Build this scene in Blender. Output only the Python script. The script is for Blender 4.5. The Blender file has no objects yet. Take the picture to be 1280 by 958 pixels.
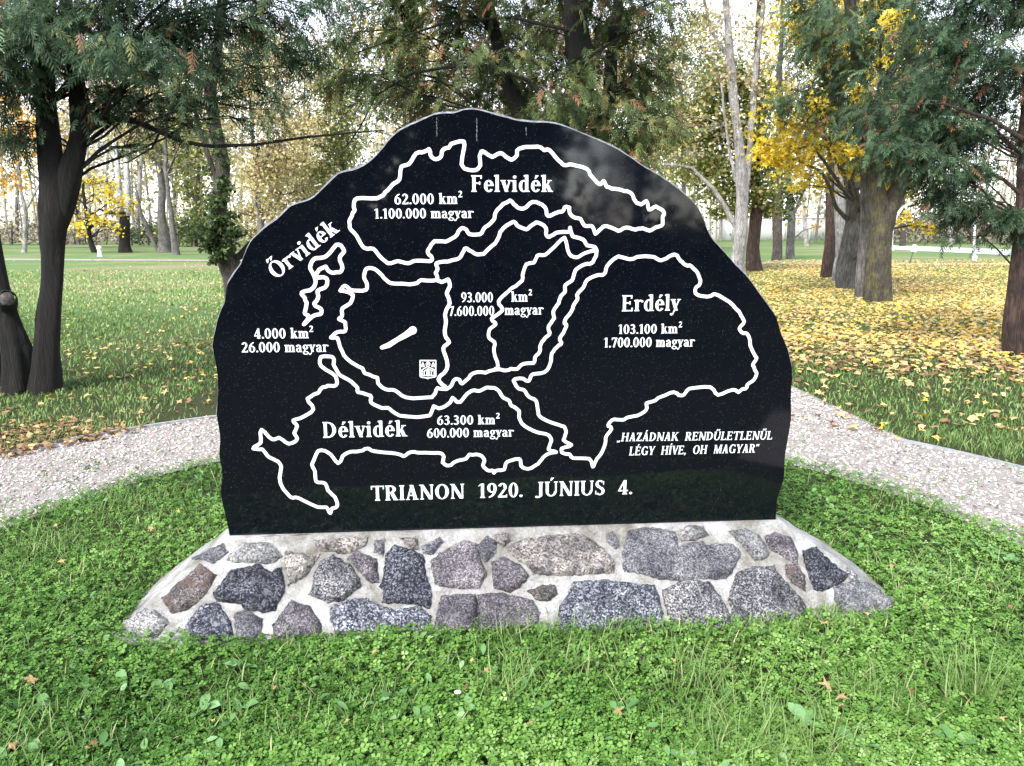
import bpy, bmesh, math, random
import numpy as np
from mathutils import Vector, Matrix, geometry, noise
from mathutils.bvhtree import BVHTree
PI = math.pi; R = math.radians
SC = bpy.context.scene; COL = SC.collection
rng = np.random.default_rng(7); random.seed(7)

# ------------------------------------------------------------------ camera, light
CAMZ = 1.6; FPX = 960.0; HOR = 286.0
PITCH = math.atan((479 - HOR) / FPX)
cd = bpy.data.cameras.new('camera'); cam = bpy.data.objects.new('camera', cd); COL.objects.link(cam)
cam.location = (0, 0, CAMZ); cam.rotation_euler = (PI / 2 - PITCH, 0, 0)
cd.sensor_width = 36; cd.lens = FPX / 1280 * 36; cd.clip_start = .05; cd.clip_end = 5000
SC.camera = cam
SUN_EL, SUN_AZ = R(42), R(-150)          # azimuth: where the sun stands, from +Y clockwise
w = bpy.data.worlds.new('World'); SC.world = w; w.use_nodes = True
nt = w.node_tree; bg = nt.nodes['Background']
sky = nt.nodes.new('ShaderNodeTexSky'); sky.sky_type = 'NISHITA'; sky.sun_disc = False
sky.sun_elevation = SUN_EL; sky.sun_rotation = SUN_AZ; sky.air_density = 1.0; sky.dust_density = 1.0; sky.ozone_density = 1.0
hs = nt.nodes.new('ShaderNodeHueSaturation'); hs.inputs['Saturation'].default_value = .42
nt.links.new(sky.outputs[0], hs.inputs['Color']); nt.links.new(hs.outputs[0], bg.inputs['Color'])
bg.inputs['Strength'].default_value = .15
sl = bpy.data.lights.new('sun', 'SUN'); sl.energy = 1.5; sl.angle = R(14); sl.color = (1, .97, .93)
so = bpy.data.objects.new('sun', sl); COL.objects.link(so)
so.rotation_euler = Vector((math.sin(SUN_AZ) * math.cos(SUN_EL), math.cos(SUN_AZ) * math.cos(SUN_EL), math.sin(SUN_EL))).to_track_quat('Z', 'Y').to_euler()
SC.view_settings.view_transform = 'Standard'; SC.view_settings.look = 'None'
SC.view_settings.exposure = 2.05
SC.cycles.max_bounces = 6; SC.cycles.transparent_max_bounces = 6

# ------------------------------------------------------------------ pixels to points
FW = Vector((0, math.cos(PITCH), -math.sin(PITCH))); UP = Vector((0, math.sin(PITCH), math.cos(PITCH))); RT = Vector((1, 0, 0))
CAMP = Vector((0, 0, CAMZ))
def ray(px, py): return (FW * FPX + RT * (px - 640) + UP * (479 - py)).normalized()
def G(px, py, z=0.0):
    d = ray(px, py); return CAMP + d * ((z - CAMZ) / d.z)
def at(px, py, Y):
    d = ray(px, py); return CAMP + d * (Y / d.y)
def mpp(p): return (p - CAMP).dot(FW) / FPX          # metres per pixel at a point

# ------------------------------------------------------------------ helpers
def tag(o, label=None, cat=None, group=None, kind=None):
    if label: o['label'] = label
    if cat: o['category'] = cat
    if group: o['group'] = group
    if kind: o['kind'] = kind
    return o
def empty(name, loc, rz=0):
    o = bpy.data.objects.new(name, None); COL.objects.link(o); o.location = loc; o.rotation_euler = (0, 0, rz); o.empty_display_size = .2
    return o
def link(name, me, mats, parent=None):
    o = bpy.data.objects.new(name, me); COL.objects.link(o)
    for m in (mats if isinstance(mats, (list, tuple)) else [mats]):
        if m: me.materials.append(m)
    if parent is not None: o.parent = parent
    return o
def npmesh(name, V, F, mats, parent=None, tint=None, smooth=False, mi=None):
    """V (n,3), F list of (m,k) index arrays"""
    if not isinstance(F, (list, tuple)): F = [F]
    F = [np.asarray(f, dtype=np.int64) for f in F if len(f)]
    me = bpy.data.meshes.new(name)
    V = np.asarray(V, dtype=np.float32)
    me.vertices.add(len(V)); me.vertices.foreach_set('co', V.ravel())
    li = np.concatenate([f.ravel() for f in F]).astype(np.int32)
    tot = np.concatenate([np.full(len(f), f.shape[1]) for f in F])
    st = np.concatenate([[0], np.cumsum(tot)[:-1]]).astype(np.int32)
    me.loops.add(len(li)); me.loops.foreach_set('vertex_index', li)
    me.polygons.add(len(tot)); me.polygons.foreach_set('loop_start', st)
    if smooth: me.polygons.foreach_set('use_smooth', np.ones(len(tot), dtype=bool))
    if mi is not None: me.polygons.foreach_set('material_index', np.asarray(mi, dtype=np.int32))
    if tint is not None:
        a = me.attributes.new('tint', 'FLOAT', 'POINT'); a.data.foreach_set('value', np.asarray(tint, dtype=np.float32))
    me.update(calc_edges=True)
    return link(name, me, mats, parent)
def rotm(yaw, pitch, roll):
    """Rz(yaw) Rx(pitch) Ry(roll), arrays -> (n,3,3)"""
    cy, sy, cp, sp, cr, sr = np.cos(yaw), np.sin(yaw), np.cos(pitch), np.sin(pitch), np.cos(roll), np.sin(roll)
    z = np.zeros_like(cy); o = np.ones_like(cy)
    A = np.stack([cy, -sy, z, sy, cy, z, z, z, o], -1).reshape(-1, 3, 3)
    B = np.stack([o, z, z, z, cp, -sp, z, sp, cp], -1).reshape(-1, 3, 3)
    C = np.stack([cr, z, sr, z, o, z, -sr, z, cr], -1).reshape(-1, 3, 3)
    return A @ B @ C
def scatter(T, Fs, pos, M, scale, tint):
    """template T (k,3), faces Fs -> V, F list, tint"""
    pos = np.asarray(pos); n = len(pos); k = len(T)
    sc_ = np.asarray(scale)
    if sc_.ndim == 1: sc_ = sc_[:, None].repeat(3, 1)
    V = np.einsum('nij,nkj->nki', M, T[None] * sc_[:, None, :]) + pos[:, None, :]
    F = [(f[None] + (np.arange(n) * k)[:, None, None]).reshape(-1, f.shape[1]) for f in Fs]
    return V.reshape(-1, 3), F, np.repeat(tint, k)
def join(parts):
    Vs, Ts, Fd, off = [], [], {}, 0
    for V, F, t in parts:
        Vs.append(V); Ts.append(t if t is not None else np.zeros(len(V)))
        for f in F:
            if len(f): Fd.setdefault(f.shape[1], []).append(np.asarray(f) + off)
        off += len(V)
    return np.concatenate(Vs), [np.concatenate(f) for f in Fd.values()], np.concatenate(Ts)
def tube(P, rad, sides=8, bump=0., seed=0, cap=True):
    P = [Vector(p) for p in P]; n = len(P); V = []
    prev = None
    for i, p in enumerate(P):
        t = (P[min(i + 1, n - 1)] - P[max(i - 1, 0)]).normalized()
        a = prev if prev is not None else (Vector((1, 0, 0)) if abs(t.x) < .8 else Vector((0, 1, 0)))
        a = (a - t * a.dot(t)).normalized(); b = t.cross(a); prev = a
        for k in range(sides):
            an = 2 * PI * k / sides; r = rad[i]
            if bump: r *= 1 + bump * noise.noise(Vector((math.cos(an) * 1.3 + seed, math.sin(an) * 1.3, i * .35))) * 1.6 + (.55 * bump * noise.noise(Vector((math.cos(an) * 4.5 + seed, math.sin(an) * 4.5, i * .22))) if sides > 14 else 0)
            V.append(p + a * (math.cos(an) * r) + b * (math.sin(an) * r))
    q = [[i * sides + k, i * sides + (k + 1) % sides, (i + 1) * sides + (k + 1) % sides, (i + 1) * sides + k] for i in range(n - 1) for k in range(sides)]
    F = [np.array(q)]
    if cap:
        V.append(P[-1] + (P[-1] - P[-2]).normalized() * rad[-1] * .3)
        F.append(np.array([[(n - 1) * sides + k, (n - 1) * sides + (k + 1) % sides, n * sides] for k in range(sides)]))
    return np.array([tuple(v) for v in V]), F, None

# ------------------------------------------------------------------ materials
def M(name, build):
    m = bpy.data.materials.new(name); m.use_nodes = True
    t = m.node_tree; p = t.nodes['Principled BSDF']; build(t, p); return m
def N(t, typ, **kw):
    n = t.nodes.new(typ)
    for k, v in kw.items():
        if k[0] == '_': n.inputs[k[1:].replace('_', ' ')].default_value = v
        else: setattr(n, k, v)
    return n
def ramp(t, stops, fac, interp='LINEAR'):
    n = t.nodes.new('ShaderNodeValToRGB'); n.color_ramp.interpolation = interp
    e = n.color_ramp.elements
    while len(e) > 1: e.remove(e[-1])
    e[0].position = stops[0][0]; e[0].color = (*stops[0][1], 1)
    for p, c in stops[1:]:
        x = e.new(p); x.color = (*c, 1)
    t.links.new(fac, n.inputs[0]); return n.outputs[0]
def coords(t): return t.nodes.new('ShaderNodeTexCoord').outputs['Object']
def noi(t, scale, detail=4, rough=.6, vec=None, out=0):
    n = N(t, 'ShaderNodeTexNoise', _Scale=scale, _Detail=detail, _Roughness=rough)
    t.links.new(vec if vec is not None else coords(t), n.inputs['Vector']); return n.outputs[out]
def vor(t, scale, out='Distance', vec=None, feature='F1', rand=1.):
    n = N(t, 'ShaderNodeTexVoronoi', feature=feature, _Scale=scale); n.inputs['Randomness'].default_value = rand
    t.links.new(vec if vec is not None else coords(t), n.inputs['Vector']); return n.outputs[out]
def mix(t, fac, a, b, mode='MIX'):
    n = t.nodes.new('ShaderNodeMix'); n.data_type = 'RGBA'; n.blend_type = mode
    for s, v in ((n.inputs[0], fac), (n.inputs[6], a), (n.inputs[7], b)):
        if hasattr(v, 'is_linked'): t.links.new(v, s)
        elif isinstance(v, (int, float)): s.default_value = v
        else: s.default_value = (*v, 1)
    return n.outputs[2]
def bump(t, p, h, strength=.5, dist=.01, prev=None):
    b = N(t, 'ShaderNodeBump', _Strength=strength, _Distance=dist); t.links.new(h, b.inputs['Height'])
    if prev is not None: t.links.new(prev, b.inputs['Normal'])
    t.links.new(b.outputs[0], p.inputs['Normal']); return b.outputs[0]
def mth(t, op, a, b=None):
    n = t.nodes.new('ShaderNodeMath'); n.operation = op
    for s, v in zip(n.inputs, (a, b)):
        if v is None: continue
        if hasattr(v, 'is_linked'): t.links.new(v, s)
        else: s.default_value = v
    return n.outputs[0]
def plain(c, rough=.7):
    def f(t, p): p.inputs['Base Color'].default_value = (*c, 1); p.inputs['Roughness'].default_value = rough
    return f

def m_slab(t, p):
    v = coords(t)
    fl = vor(t, 330, 'Distance', v); cl = vor(t, 330, 'Color', v)
    sx = t.nodes.new('ShaderNodeSeparateColor'); t.links.new(cl, sx.inputs[0])
    spot = mth(t, 'MULTIPLY', mth(t, 'LESS_THAN', fl, .30), mth(t, 'GREATER_THAN', sx.outputs[0], .955))
    fine = ramp(t, [(.35, (.0012, .0015, .0035)), (.7, (.004, .005, .009))], noi(t, 500, 2, .7, v))
    c = mix(t, spot, fine, (.11, .105, .10))
    t.links.new(c, p.inputs['Base Color'])
    rr = ramp(t, [(.3, (.02, .02, .02)), (.8, (.09, .09, .09))], noi(t, 3, 4, .6, v)); t.links.new(rr, p.inputs['Roughness'])
    p.inputs['IOR'].default_value = 1.5
MS = M('black_granite', m_slab)
def m_rim(t, p):
    v = coords(t)
    t.links.new(ramp(t, [(.3, (.06, .065, .07)), (.55, (.18, .19, .20)), (.75, (.38, .39, .40))], noi(t, 60, 5, .7, v)), p.inputs['Base Color'])
    p.inputs['Roughness'].default_value = .8; bump(t, p, noi(t, 90, 4, .7, v), .8, .01)
MR = M('rough_granite_edge', m_rim)
def m_ink(t, p):
    t.links.new(ramp(t, [(.30, (.50, .51, .55)), (.42, (.72, .73, .76)), (.6, (.82, .83, .85))], noi(t, 40, 6, .8)), p.inputs['Base Color'])
    p.inputs['Roughness'].default_value = .6
MI = M('white_letter_paint', m_ink)
def m_mortar(t, p):
    v = coords(t)
    c = ramp(t, [(.30, (.26, .25, .22)), (.46, (.47, .465, .455)), (.60, (.67, .67, .69))], noi(t, 5, 6, .62, v))
    g = ramp(t, [(.42, (.80, .78, .74)), (.6, (1, 1, 1))], noi(t, 120, 3, .7, v))
    dirt = ramp(t, [(.46, (1, 1, 1)), (.68, (.60, .58, .52))], noi(t, 11, 5, .7, v))
    t.links.new(mix(t, 1., mix(t, 1., c, g, 'MULTIPLY'), dirt, 'MULTIPLY'), p.inputs['Base Color']); p.inputs['Roughness'].default_value = .95
    b = bump(t, p, noi(t, 16, 7, .75, v), 1., .05); bump(t, p, noi(t, 120, 3, .7, v), .7, .01, b)
MM = M('lime_mortar', m_mortar)
def m_stone(dark, mid, light, k=.5, sc=70, tintc=None):
    def f(t, p):
        v = coords(t)
        s1 = vor(t, sc * 2.6, 'Color', v); sx = t.nodes.new('ShaderNodeSeparateColor'); t.links.new(s1, sx.inputs[0])
        n1 = noi(t, sc * 1.3, 6, .8, v)
        h = mth(t, 'ADD', mth(t, 'MULTIPLY', sx.outputs[0], .5), mth(t, 'MULTIPLY', n1, .5))
        c = ramp(t, [(.30, dark), (k, mid), (.74, light)], h)
        big = ramp(t, [(.36, (.42, .42, .47)), (.5, (.95, .95, .97)), (.62, (1.5, 1.48, 1.44))], noi(t, 9, 6, .72, v))
        c = mix(t, 1., c, big, 'MULTIPLY')
        oi = t.nodes.new('ShaderNodeObjectInfo')
        c = mix(t, 1., c, ramp(t, [(0, (.72, .72, .74)), (.5, (1, .99, .98)), (1, (1.3, 1.27, 1.24))], oi.outputs['Random']), 'MULTIPLY')
        film = mth(t, 'MULTIPLY', ramp(t, [(.56, (0, 0, 0)), (.66, (1, 1, 1))], noi(t, 15, 7, .8, v)), .55)
        c = mix(t, film, c, (.44, .43, .42))
        if tintc: c = mix(t, ramp(t, [(.5, (0, 0, 0)), (.62, (.8, .8, .8))], noi(t, 12, 3, .6, v)), c, tintc)
        t.links.new(c, p.inputs['Base Color']); p.inputs['Roughness'].default_value = .85
        b = bump(t, p, noi(t, 24, 8, .82, v), 1., .09)
        b = bump(t, p, vor(t, 34, 'Distance', v), .6, .02, b); bump(t, p, n1, 1., .012, b)
    return f
ST = {
 'lg': M('light_grey_granite', m_stone((.13, .13, .14), (.33, .33, .34), (.60, .60, .60))),
 'bg': M('beige_granite', m_stone((.12, .10, .10), (.36, .33, .31), (.66, .62, .59), .5, 60)),
 'gr': M('grey_granite', m_stone((.07, .07, .085), (.20, .20, .23), (.48, .48, .52), .5, 80)),
 'pu': M('purplish_granite', m_stone((.06, .055, .065), (.17, .155, .18), (.46, .43, .46), .5, 80)),
 'dk': M('dark_granite', m_stone((.006, .007, .018), (.035, .038, .065), (.30, .31, .36), .52, 70)),
 'bl': M('blue_white_granite', m_stone((.015, .02, .05), (.12, .135, .19), (.66, .68, .72), .5, 65)),
 'br': M('brown_granite', m_stone((.05, .042, .04), (.17, .15, .145), (.42, .39, .37), .5, 80, (.20, .12, .105))),
 'sp': M('salt_pepper_granite', m_stone((.02, .022, .035), (.15, .15, .17), (.55, .55, .56), .52, 75)),
}
# ------------------------------------------------------------------ the memorial
ZB = .32
BL, BR = G(287, 670, ZB), G(970, 650, ZB)
UX = (BR - BL); UX.z = 0; UX.normalize(); UN = Vector((UX.y, -UX.x, 0))     # UN faces the camera
MID = (BL + BR) / 2; RZ = math.atan2(UX.y, UX.x)
ORG = Vector((MID.x, MID.y, 0))
def L(p): d = Vector(p) - ORG; return Vector((d.dot(UX), -d.dot(UN), d.z))      # local: x along, y back, z up
def S2(px, py):
    d = ray(px, py); t = (ORG - CAMP).dot(UN) / d.dot(UN); q = L(CAMP + d * t); return q.x, q.z
memorial = empty('stone_memorial', ORG, RZ)
tag(memorial, 'black granite memorial slab with a white map and lettering on a mortared fieldstone base', 'memorial')

OUT = [(287,670),(282.3,649),(277,630),(275,611.5),(276.5,593),(273,569),(274,548),(270.5,524.6),(269.4,515),(271,494),(270,465.6),(265,437),(264.7,425.7),(269.4,402),(274,388),(280,374),(282.3,355),(290.5,341),(299,329),(306,312.6),(313,298.5),(330.5,282),(347,270),(363,255),(387,247),(401,235),(412.7,223),(424.4,214),(445.6,208),(462,198.7),(476,184.6),(489,169),(504,157.6),(525.5,148),(544,140),(560,138.8),(569,138.3),(583,134),(602,135.3),(621,141),(644.5,147),(668,150),(686.7,150.5),(705.5,155),(729,164.6),(750,173),(769,182),(787,193),(803.4,204.6),(822,215),(841,228),(855,238.6),(869,251.5),(878.6,268),(888,291.5),(902,308),(918.5,326.7),(935,344),(949,362.3),(960.8,378.7),(971.4,395),(977,414),(986.6,437.5),(991.3,461),(990,489),(990,519.7),(989.5,527),(985.5,550.5),(982,574),(980.7,597.5),(975,616),(971.4,630),(969.7,650)]
def smooth_poly(P, step=None, closed=False, n=4):
    """Catmull-Rom through the points"""
    Q = []; m = len(P)
    for i in range(m if closed else m - 1):
        p0 = P[(i - 1) % m] if closed or i > 0 else P[0]; p1 = P[i]; p2 = P[(i + 1) % m]; p3 = P[(i + 2) % m] if closed or i + 2 < m else P[-1]
        for k in range(n):
            s = k / n
            Q.append(tuple(.5 * ((2 * p1[j]) + (-p0[j] + p2[j]) * s + (2 * p0[j] - 5 * p1[j] + 4 * p2[j] - p3[j]) * s * s + (-p0[j] + 3 * p1[j] - 3 * p2[j] + p3[j]) * s ** 3) for j in (0, 1)))
    if not closed: Q.append(P[-1])
    return Q
out = [S2(*p) for p in OUT]; out = smooth_poly(out, n=5)
TH = .13
def build_slab():
    n = len(out); V = []; F = []; mi = []
    nrm = []
    for i in range(n):
        a = out[max(i - 1, 0)]; b = out[min(i + 1, n - 1)]; d = Vector((b[0] - a[0], b[1] - a[1])).normalized(); nrm.append((-d.y, d.x))
    ins = []
    for i in range(n):
        nx, nz = nrm[i]; up = max(0, nz)
        e = min(1, i / 8, (n - 1 - i) / 8)
        jag = .5 + .5 * noise.noise(Vector((out[i][0] * 9, out[i][1] * 9, 3.)))
        jag2 = .5 + .5 * noise.noise(Vector((out[i][0] * 45, out[i][1] * 45, 7.)))
        k = (.0015 + .006 * up + .004 * jag * jag + .0025 * jag2) * e
        ins.append(k)
    rings = [(1, 0.0), (.55, .006), (.12, .016), (0, .035), (-.15, TH * .6), (0, TH)]
    for f, y in rings:
        for i in range(n):
            j = noise.noise(Vector((out[i][0] * 30, out[i][1] * 30, y * 90))) * .003 if 0 < f < 1 or f < 0 else 0
            k = ins[i] * f + j * min(1, i / 8, (n - 1 - i) / 8)
            V.append((out[i][0] - nrm[i][0] * k, y, out[i][1] - nrm[i][1] * k))
    F.append(list(range(n))); mi.append(0)
    for r in range(len(rings) - 1):
        for i in range(n - 1):
            F.append([r * n + i, (r + 1) * n + i, (r + 1) * n + i + 1, r * n + i + 1]); mi.append(1)
        F.append([r * n + n - 1, (r + 1) * n + n - 1, (r + 1) * n, r * n]); mi.append(1)
    F.append(list(range((len(rings) - 1) * n, len(rings) * n))[::-1]); mi.append(0)
    me = bpy.data.meshes.new('slab'); me.from_pydata(V, [], F); me.polygons.foreach_set('material_index', mi)
    bm = bmesh.new(); bm.from_mesh(me); bmesh.ops.recalc_face_normals(bm, faces=bm.faces); bm.to_mesh(me); bm.free()
    return link('slab', me, [MS, MR], memorial)
slab = build_slab()

def cdt(polys, eps=1e-6):
    """union of many small polygons as one flat triangulation"""
    vs, fs = [], []
    for p in polys:
        a = sum(p[i][0] * p[(i + 1) % len(p)][1] - p[(i + 1) % len(p)][0] * p[i][1] for i in range(len(p)))
        if abs(a) < 1e-12: continue
        if a < 0: p = p[::-1]
        fs.append(list(range(len(vs), len(vs) + len(p)))); vs += [Vector(q) for q in p]
    v, e, f, ov, oe, of = geometry.delaunay_2d_cdt(vs, [], fs, 0, eps)
    return [tuple(q) for q in v], [f[i] for i in range(len(f)) if of[i]]
def stroke(P, W, closed=False):
    """polygons of a round-jointed line of width W (list or number)"""
    n = len(P); W = W if isinstance(W, list) else [W] * n; polys = []
    for i in range(n if closed else n - 1):
        a, b = Vector(P[i]), Vector(P[(i + 1) % n]); d = b - a
        if d.length < 1e-7: continue
        d.normalize(); q = Vector((-d.y, d.x)); wa, wb = W[i] / 2, W[(i + 1) % n] / 2
        polys.append([tuple(a + q * wa), tuple(a - q * wa), tuple(b - q * wb), tuple(b + q * wb)])
    for i in range(n):
        polys.append([(P[i][0] + W[i] / 2 * math.cos(PI * k / 4), P[i][1] + W[i] / 2 * math.sin(PI * k / 4)) for k in range(8)])
    return polys
def inkmesh(name, vs, fs, y, label=None):
    me = bpy.data.meshes.new(name); me.from_pydata([(a, y, b) for a, b in vs], [], fs)
    o = link(name, me, MI, slab)
    if label: o['label'] = label
    return o
EXEC_LINES = dict(
 felvidek=[(445.6,248),(471.4,248),(482,241),(491.4,230.4),(499.6,224.5),(501.5,209),(511.4,204.6),(520.8,191.6),(530,190.5),(536.5,187),(539,196),(545.4,199.4),(551,196),(553.6,187.5),(561,184.6),(564.6,180),(579.8,177.5),(579,190.5),(576.8,205.7),(583.4,212),(595,212.8),(600.3,207),(599.8,195),(603.3,189),(615,196),(625.6,191.6),(632.7,196.3),(639.7,199.9),(645.6,195),(649,185.8),(672.6,183.4),(679.7,188),(686.7,188),(698.5,201),(705.5,206.5),(715,205.7),(733.7,211.6),(739.6,221),(749,230),(755,227),(758.7,233.5),(768,236),(780,238.6),(789,242),(794,251.5),(801,256),(808,251.5),(811.6,262),(820,258.6),(830,265.6),(828,272.7),(828,281),(820,284.4),(811.6,288.6),(803.4,285.6),(794,286.8),(782,284.4),(772.8,288.6),(758.7,283),(751.7,285.6),(744.6,292),(740,283),(730.5,282),(725.8,273.8),(716.4,271.5),(711.7,265.6),(711.7,259.7),(706,259),(703,264.6),(696,265.6),(684.4,270.3),(682,261),(677.3,256),(665.6,252.7),(653.8,261),(644.4,257.4),(637.4,251),(625.6,258.6),(619.8,265.6),(616.3,276),(606.9,284.4),(599.8,292.6),(586.9,292.6),(581,285.6),(575,286.8),(569.3,296),(557.5,302),(543.4,302),(537.5,309),(535.2,316),(539.9,323),(537.5,326.7),(520,326),(510.5,329.5),(498.8,327),(484.7,329),(473.8,319.6),(466.7,311.4),(455,309.8),(445.6,295),(437.4,284.4),(437.4,273.8),(443.2,264.4),(442,257.4)],
 kozep=[(458.5,336.4),(468,336),(477.3,344.7),(485.5,353),(497.3,354.8),(518.4,354.8),(526.6,350.5),(546.5,350.5),(544.6,342),(547,336.4),(545.8,329),(559.9,326.7),(574,323),(578.7,315),(583.4,310.7),(592.8,317.3),(604.5,317.3),(611.6,310),(621,302),(624.5,292.6),(629,285.6),(642,277.8),(646.8,282),(657.4,286.8),(665.6,281),(672.6,278.5),(682,284.4),(683.2,295),(689,295),(698.5,290),(711.4,290),(712.6,284.4),(716,295),(729,299.7),(733.7,306.7),(743,309),(745.5,316),(740.8,327.9),(729,331.4),(719.6,337.6),(715,350.5),(706.7,356.4),(706,365.8),(700.8,370.5),(698.5,378.7),(691.4,389.3),(692.6,397.5),(689,403.4),(685.5,410.4),(686.7,417.5),(680.8,423.3),(676,430.4),(675,439.8),(669,446.8),(667,453.4),(653.8,455),(646.8,461),(639.7,461),(633.9,463.3),(621,462),(606.9,465.6),(592.8,465.6),(585.7,472.7),(577.5,479.7),(574,474.5),(568,475),(563.4,483.2),(555,487.2),(547,485.6),(542.2,493.8),(536.4,497.3),(507,497.3),(494,488),(481,486.6),(472.6,478.5),(471.4,472.7),(456.2,466.8),(452.6,461),(433.8,449.2),(425.6,435),(422,423.3),(413.9,422.2),(422,415),(431.5,414),(431.5,403.4),(423.3,398.7),(428,395),(428,385.8),(438.5,378.7),(440.9,369.3),(433.8,364.6),(425.6,363.5),(431.5,357.6),(440.9,363.5),(457.3,362.3),(458.5,355),(455,345.8)],
 erdely=[(642,476),(650,473),(660.9,476),(665.6,468),(680.8,465.6),(688,455),(690,442),(696,434),(702,429.2),(699.6,423.3),(704.3,416.3),(707.9,406.9),(705.5,402),(715,388),(717.3,381),(722,374),(722,367),(729,360),(733.7,350.5),(745.5,344.7),(755.5,342.5),(758.7,332.6),(772.8,320.8),(787,324.4),(801,320.8),(817.5,322),(826.9,325.5),(843.3,318.5),(850.3,325.9),(857.4,331.7),(864.4,333),(872.7,343.5),(875,354),(869,361),(872.7,369.3),(888,370.5),(893.8,368),(911.4,377.5),(923.2,390.5),(930.2,402),(924.4,410.4),(927.9,416.3),(933.7,417.5),(937.3,425.7),(938.4,435),(945.5,448),(940.8,456.2),(945.5,465.6),(942,475),(935,479.7),(932.6,485.6),(926.7,486.8),(923.2,491),(916,487.2),(897.3,493.8),(888,484.4),(862,486.3),(855,493.8),(848,493.8),(842,490.3),(826.9,496.2),(816.3,502),(808,504.4),(808,512.6),(796.3,519.7),(784.6,521.5),(778.7,525.5),(768,524.4),(760,531),(764.6,536.4),(757.5,545.8),(756.4,555),(750.5,568),(744.6,576.3),(741,583.4),(736.4,574),(716.4,572.8),(711.7,568),(703.5,567),(702.3,561),(714,556.4),(704.7,550.5),(708,541),(705.5,533.8),(698.5,531.5),(677.3,523),(672.6,515),(670.3,502),(660.9,496),(655,488),(648,485.6)],
 delvidek=[(401,446.8),(416.2,446.8),(417.4,456.2),(424.4,468),(433.8,473.8),(446.8,484.4),(448,490.3),(463.2,495),(464.4,503.2),(477.3,510),(486.7,510.7),(499.6,519.6),(532.5,520.8),(539.5,515),(542.2,508),(548,510.7),(561,505.5),(565.7,497.3),(570.4,502),(575,502),(589.2,488.6),(599.8,489),(609.2,484.4),(622,486.8),(629.2,497.3),(636.2,500.9),(639.7,508),(649,513.8),(649,522),(655,532.6),(672.6,540.8),(685.5,544),(689,550.5),(685.5,562),(695,565),(684.4,568),(677.3,574),(672.6,579.8),(659.7,586.4),(651.5,582),(649,574),(633.9,577.5),(630.3,586.8),(619.5,588.5),(617.4,591.5),(615,588.5),(609.2,588),(603.3,582),(605.7,575),(598.6,568.8),(586.9,568.8),(582.2,574),(570.4,576.3),(561,582),(552.8,577.5),(555,571.6),(548,566.4),(527,566.4),(514,565),(504.7,570.4),(495,567),(469,564.5),(458.5,561),(450.3,564),(436.2,565),(429,570.4),(424.4,578.2),(419.7,576.3),(410.3,565.7),(398.6,563.4),(393.9,571.6),(390.4,581),(393.9,590.4),(395,602),(406.8,604.5),(410.3,613.9),(418.5,621),(422,632.7),(415,636),(412.7,642),(408,634.5),(397.4,633.8),(372.7,622.8),(363.4,621),(350.4,604.5),(351.6,583.4),(344.6,575),(335,570.4),(328,562.2),(316.4,561),(325.8,552.8),(327,537.5),(339.9,549.3),(349.3,547),(361,554.7),(371.6,549.3),(368,541),(371.6,532.9),(366.9,525.8),(379.8,521),(391.6,511.7),(384.5,498.8),(397.4,491.7),(401,486),(410.3,482),(419.7,482),(419.7,470.3),(402,458.6)],
 orvidek=[(423.3,305.6),(430.3,313.8),(424.4,322),(428,333.7),(424.4,340),(412.7,340.5),(406.8,334),(399,337.5),(395.5,344),(397,347),(406.8,347),(409.6,352.9),(405.7,360),(397.4,363.5),(397.4,374),(392.7,381),(401,385.8),(401,392.8),(391.6,395),(379.8,405.7),(386.9,396.3),(381,391.6),(383.3,381),(381,372.9),(377.5,365.8),(391.6,360),(394,348.2),(389.2,338.8),(388,331.7),(394,323),(405.7,322),(415,312.6)])
OPEN_LINES = dict(
 duna=([(546.5,350.5),(552.8,353),(559.9,349.4),(562.2,357.6),(558.7,367),(562.2,378.7),(556.3,390.5),(557.5,402),(556.3,418.6),(561,428),(554,435),(557.5,446.8),(558.7,462),(548,473.8),(556.3,483.2)], 4.2),
 tisza=([(742,313),(729,317.3),(719.6,322),(711.4,317.3),(707.5,302),(704.3,297.3),(693.7,307.9),(682,318.5),(671.4,319.6),(667.9,327.9),(658.5,330.6),(653.8,341),(652.6,350.5),(639.7,361),(623.3,376.4),(628,388),(615,398.7),(619.8,404.6),(612.7,411.6),(610.4,422),(618.6,428),(617.4,439.8),(622,457.4),(618,462)], 3.8),
 balaton=([(477.5,434.5),(486,431.5),(497,424.5),(506,419.5),(512,415.5),(516,413)], [4.6,6,5.4,6.6,7.6,9.6]))
PXM = 1 / FPX * (ORG - CAMP).dot(FW)      # about a pixel on the slab, in metres
MAPNAMES = dict(felvidek='white outline of the northern region', kozep='white outline of the country in the middle of the map', erdely='white outline of the eastern region', delvidek='white outline of the southern region', orvidek='small white outline of the western region', duna='thin white river line left of the middle', tisza='thin white winding river line right of the middle', balaton='short white lake stroke')
def wig(P, closed):     # small chisel wobble
    Q = smooth_poly(P, closed=closed, n=3); return [(a + noise.noise(Vector((a * .35, b * .35, 1))) * 1.1, b + noise.noise(Vector((a * .35, b * .35, 9))) * 1.1) for a, b in Q]
for i, (k, P) in enumerate(EXEC_LINES.items()):
    pts = [S2(*p) for p in wig(P, True)]
    vs, fs = cdt(stroke(pts, 4.0 * PXM if k != 'orvidek' else 4.2 * PXM, True)); inkmesh('map_outline', vs, fs, -.0008 - .0001 * i, MAPNAMES[k])
for i, (k, (P, W)) in enumerate(OPEN_LINES.items()):
    if isinstance(W, list): pts = [S2(*p) for p in P]; vs, fs = cdt(stroke(pts, [a * PXM for a in W]))
    else: pts = [S2(*p) for p in wig(P, False)]; vs, fs = cdt(stroke(pts, W * PXM))
    inkmesh('lake_mark' if k == 'balaton' else 'river_line', vs, fs, -.0016 - .0001 * i, MAPNAMES[k])

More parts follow.
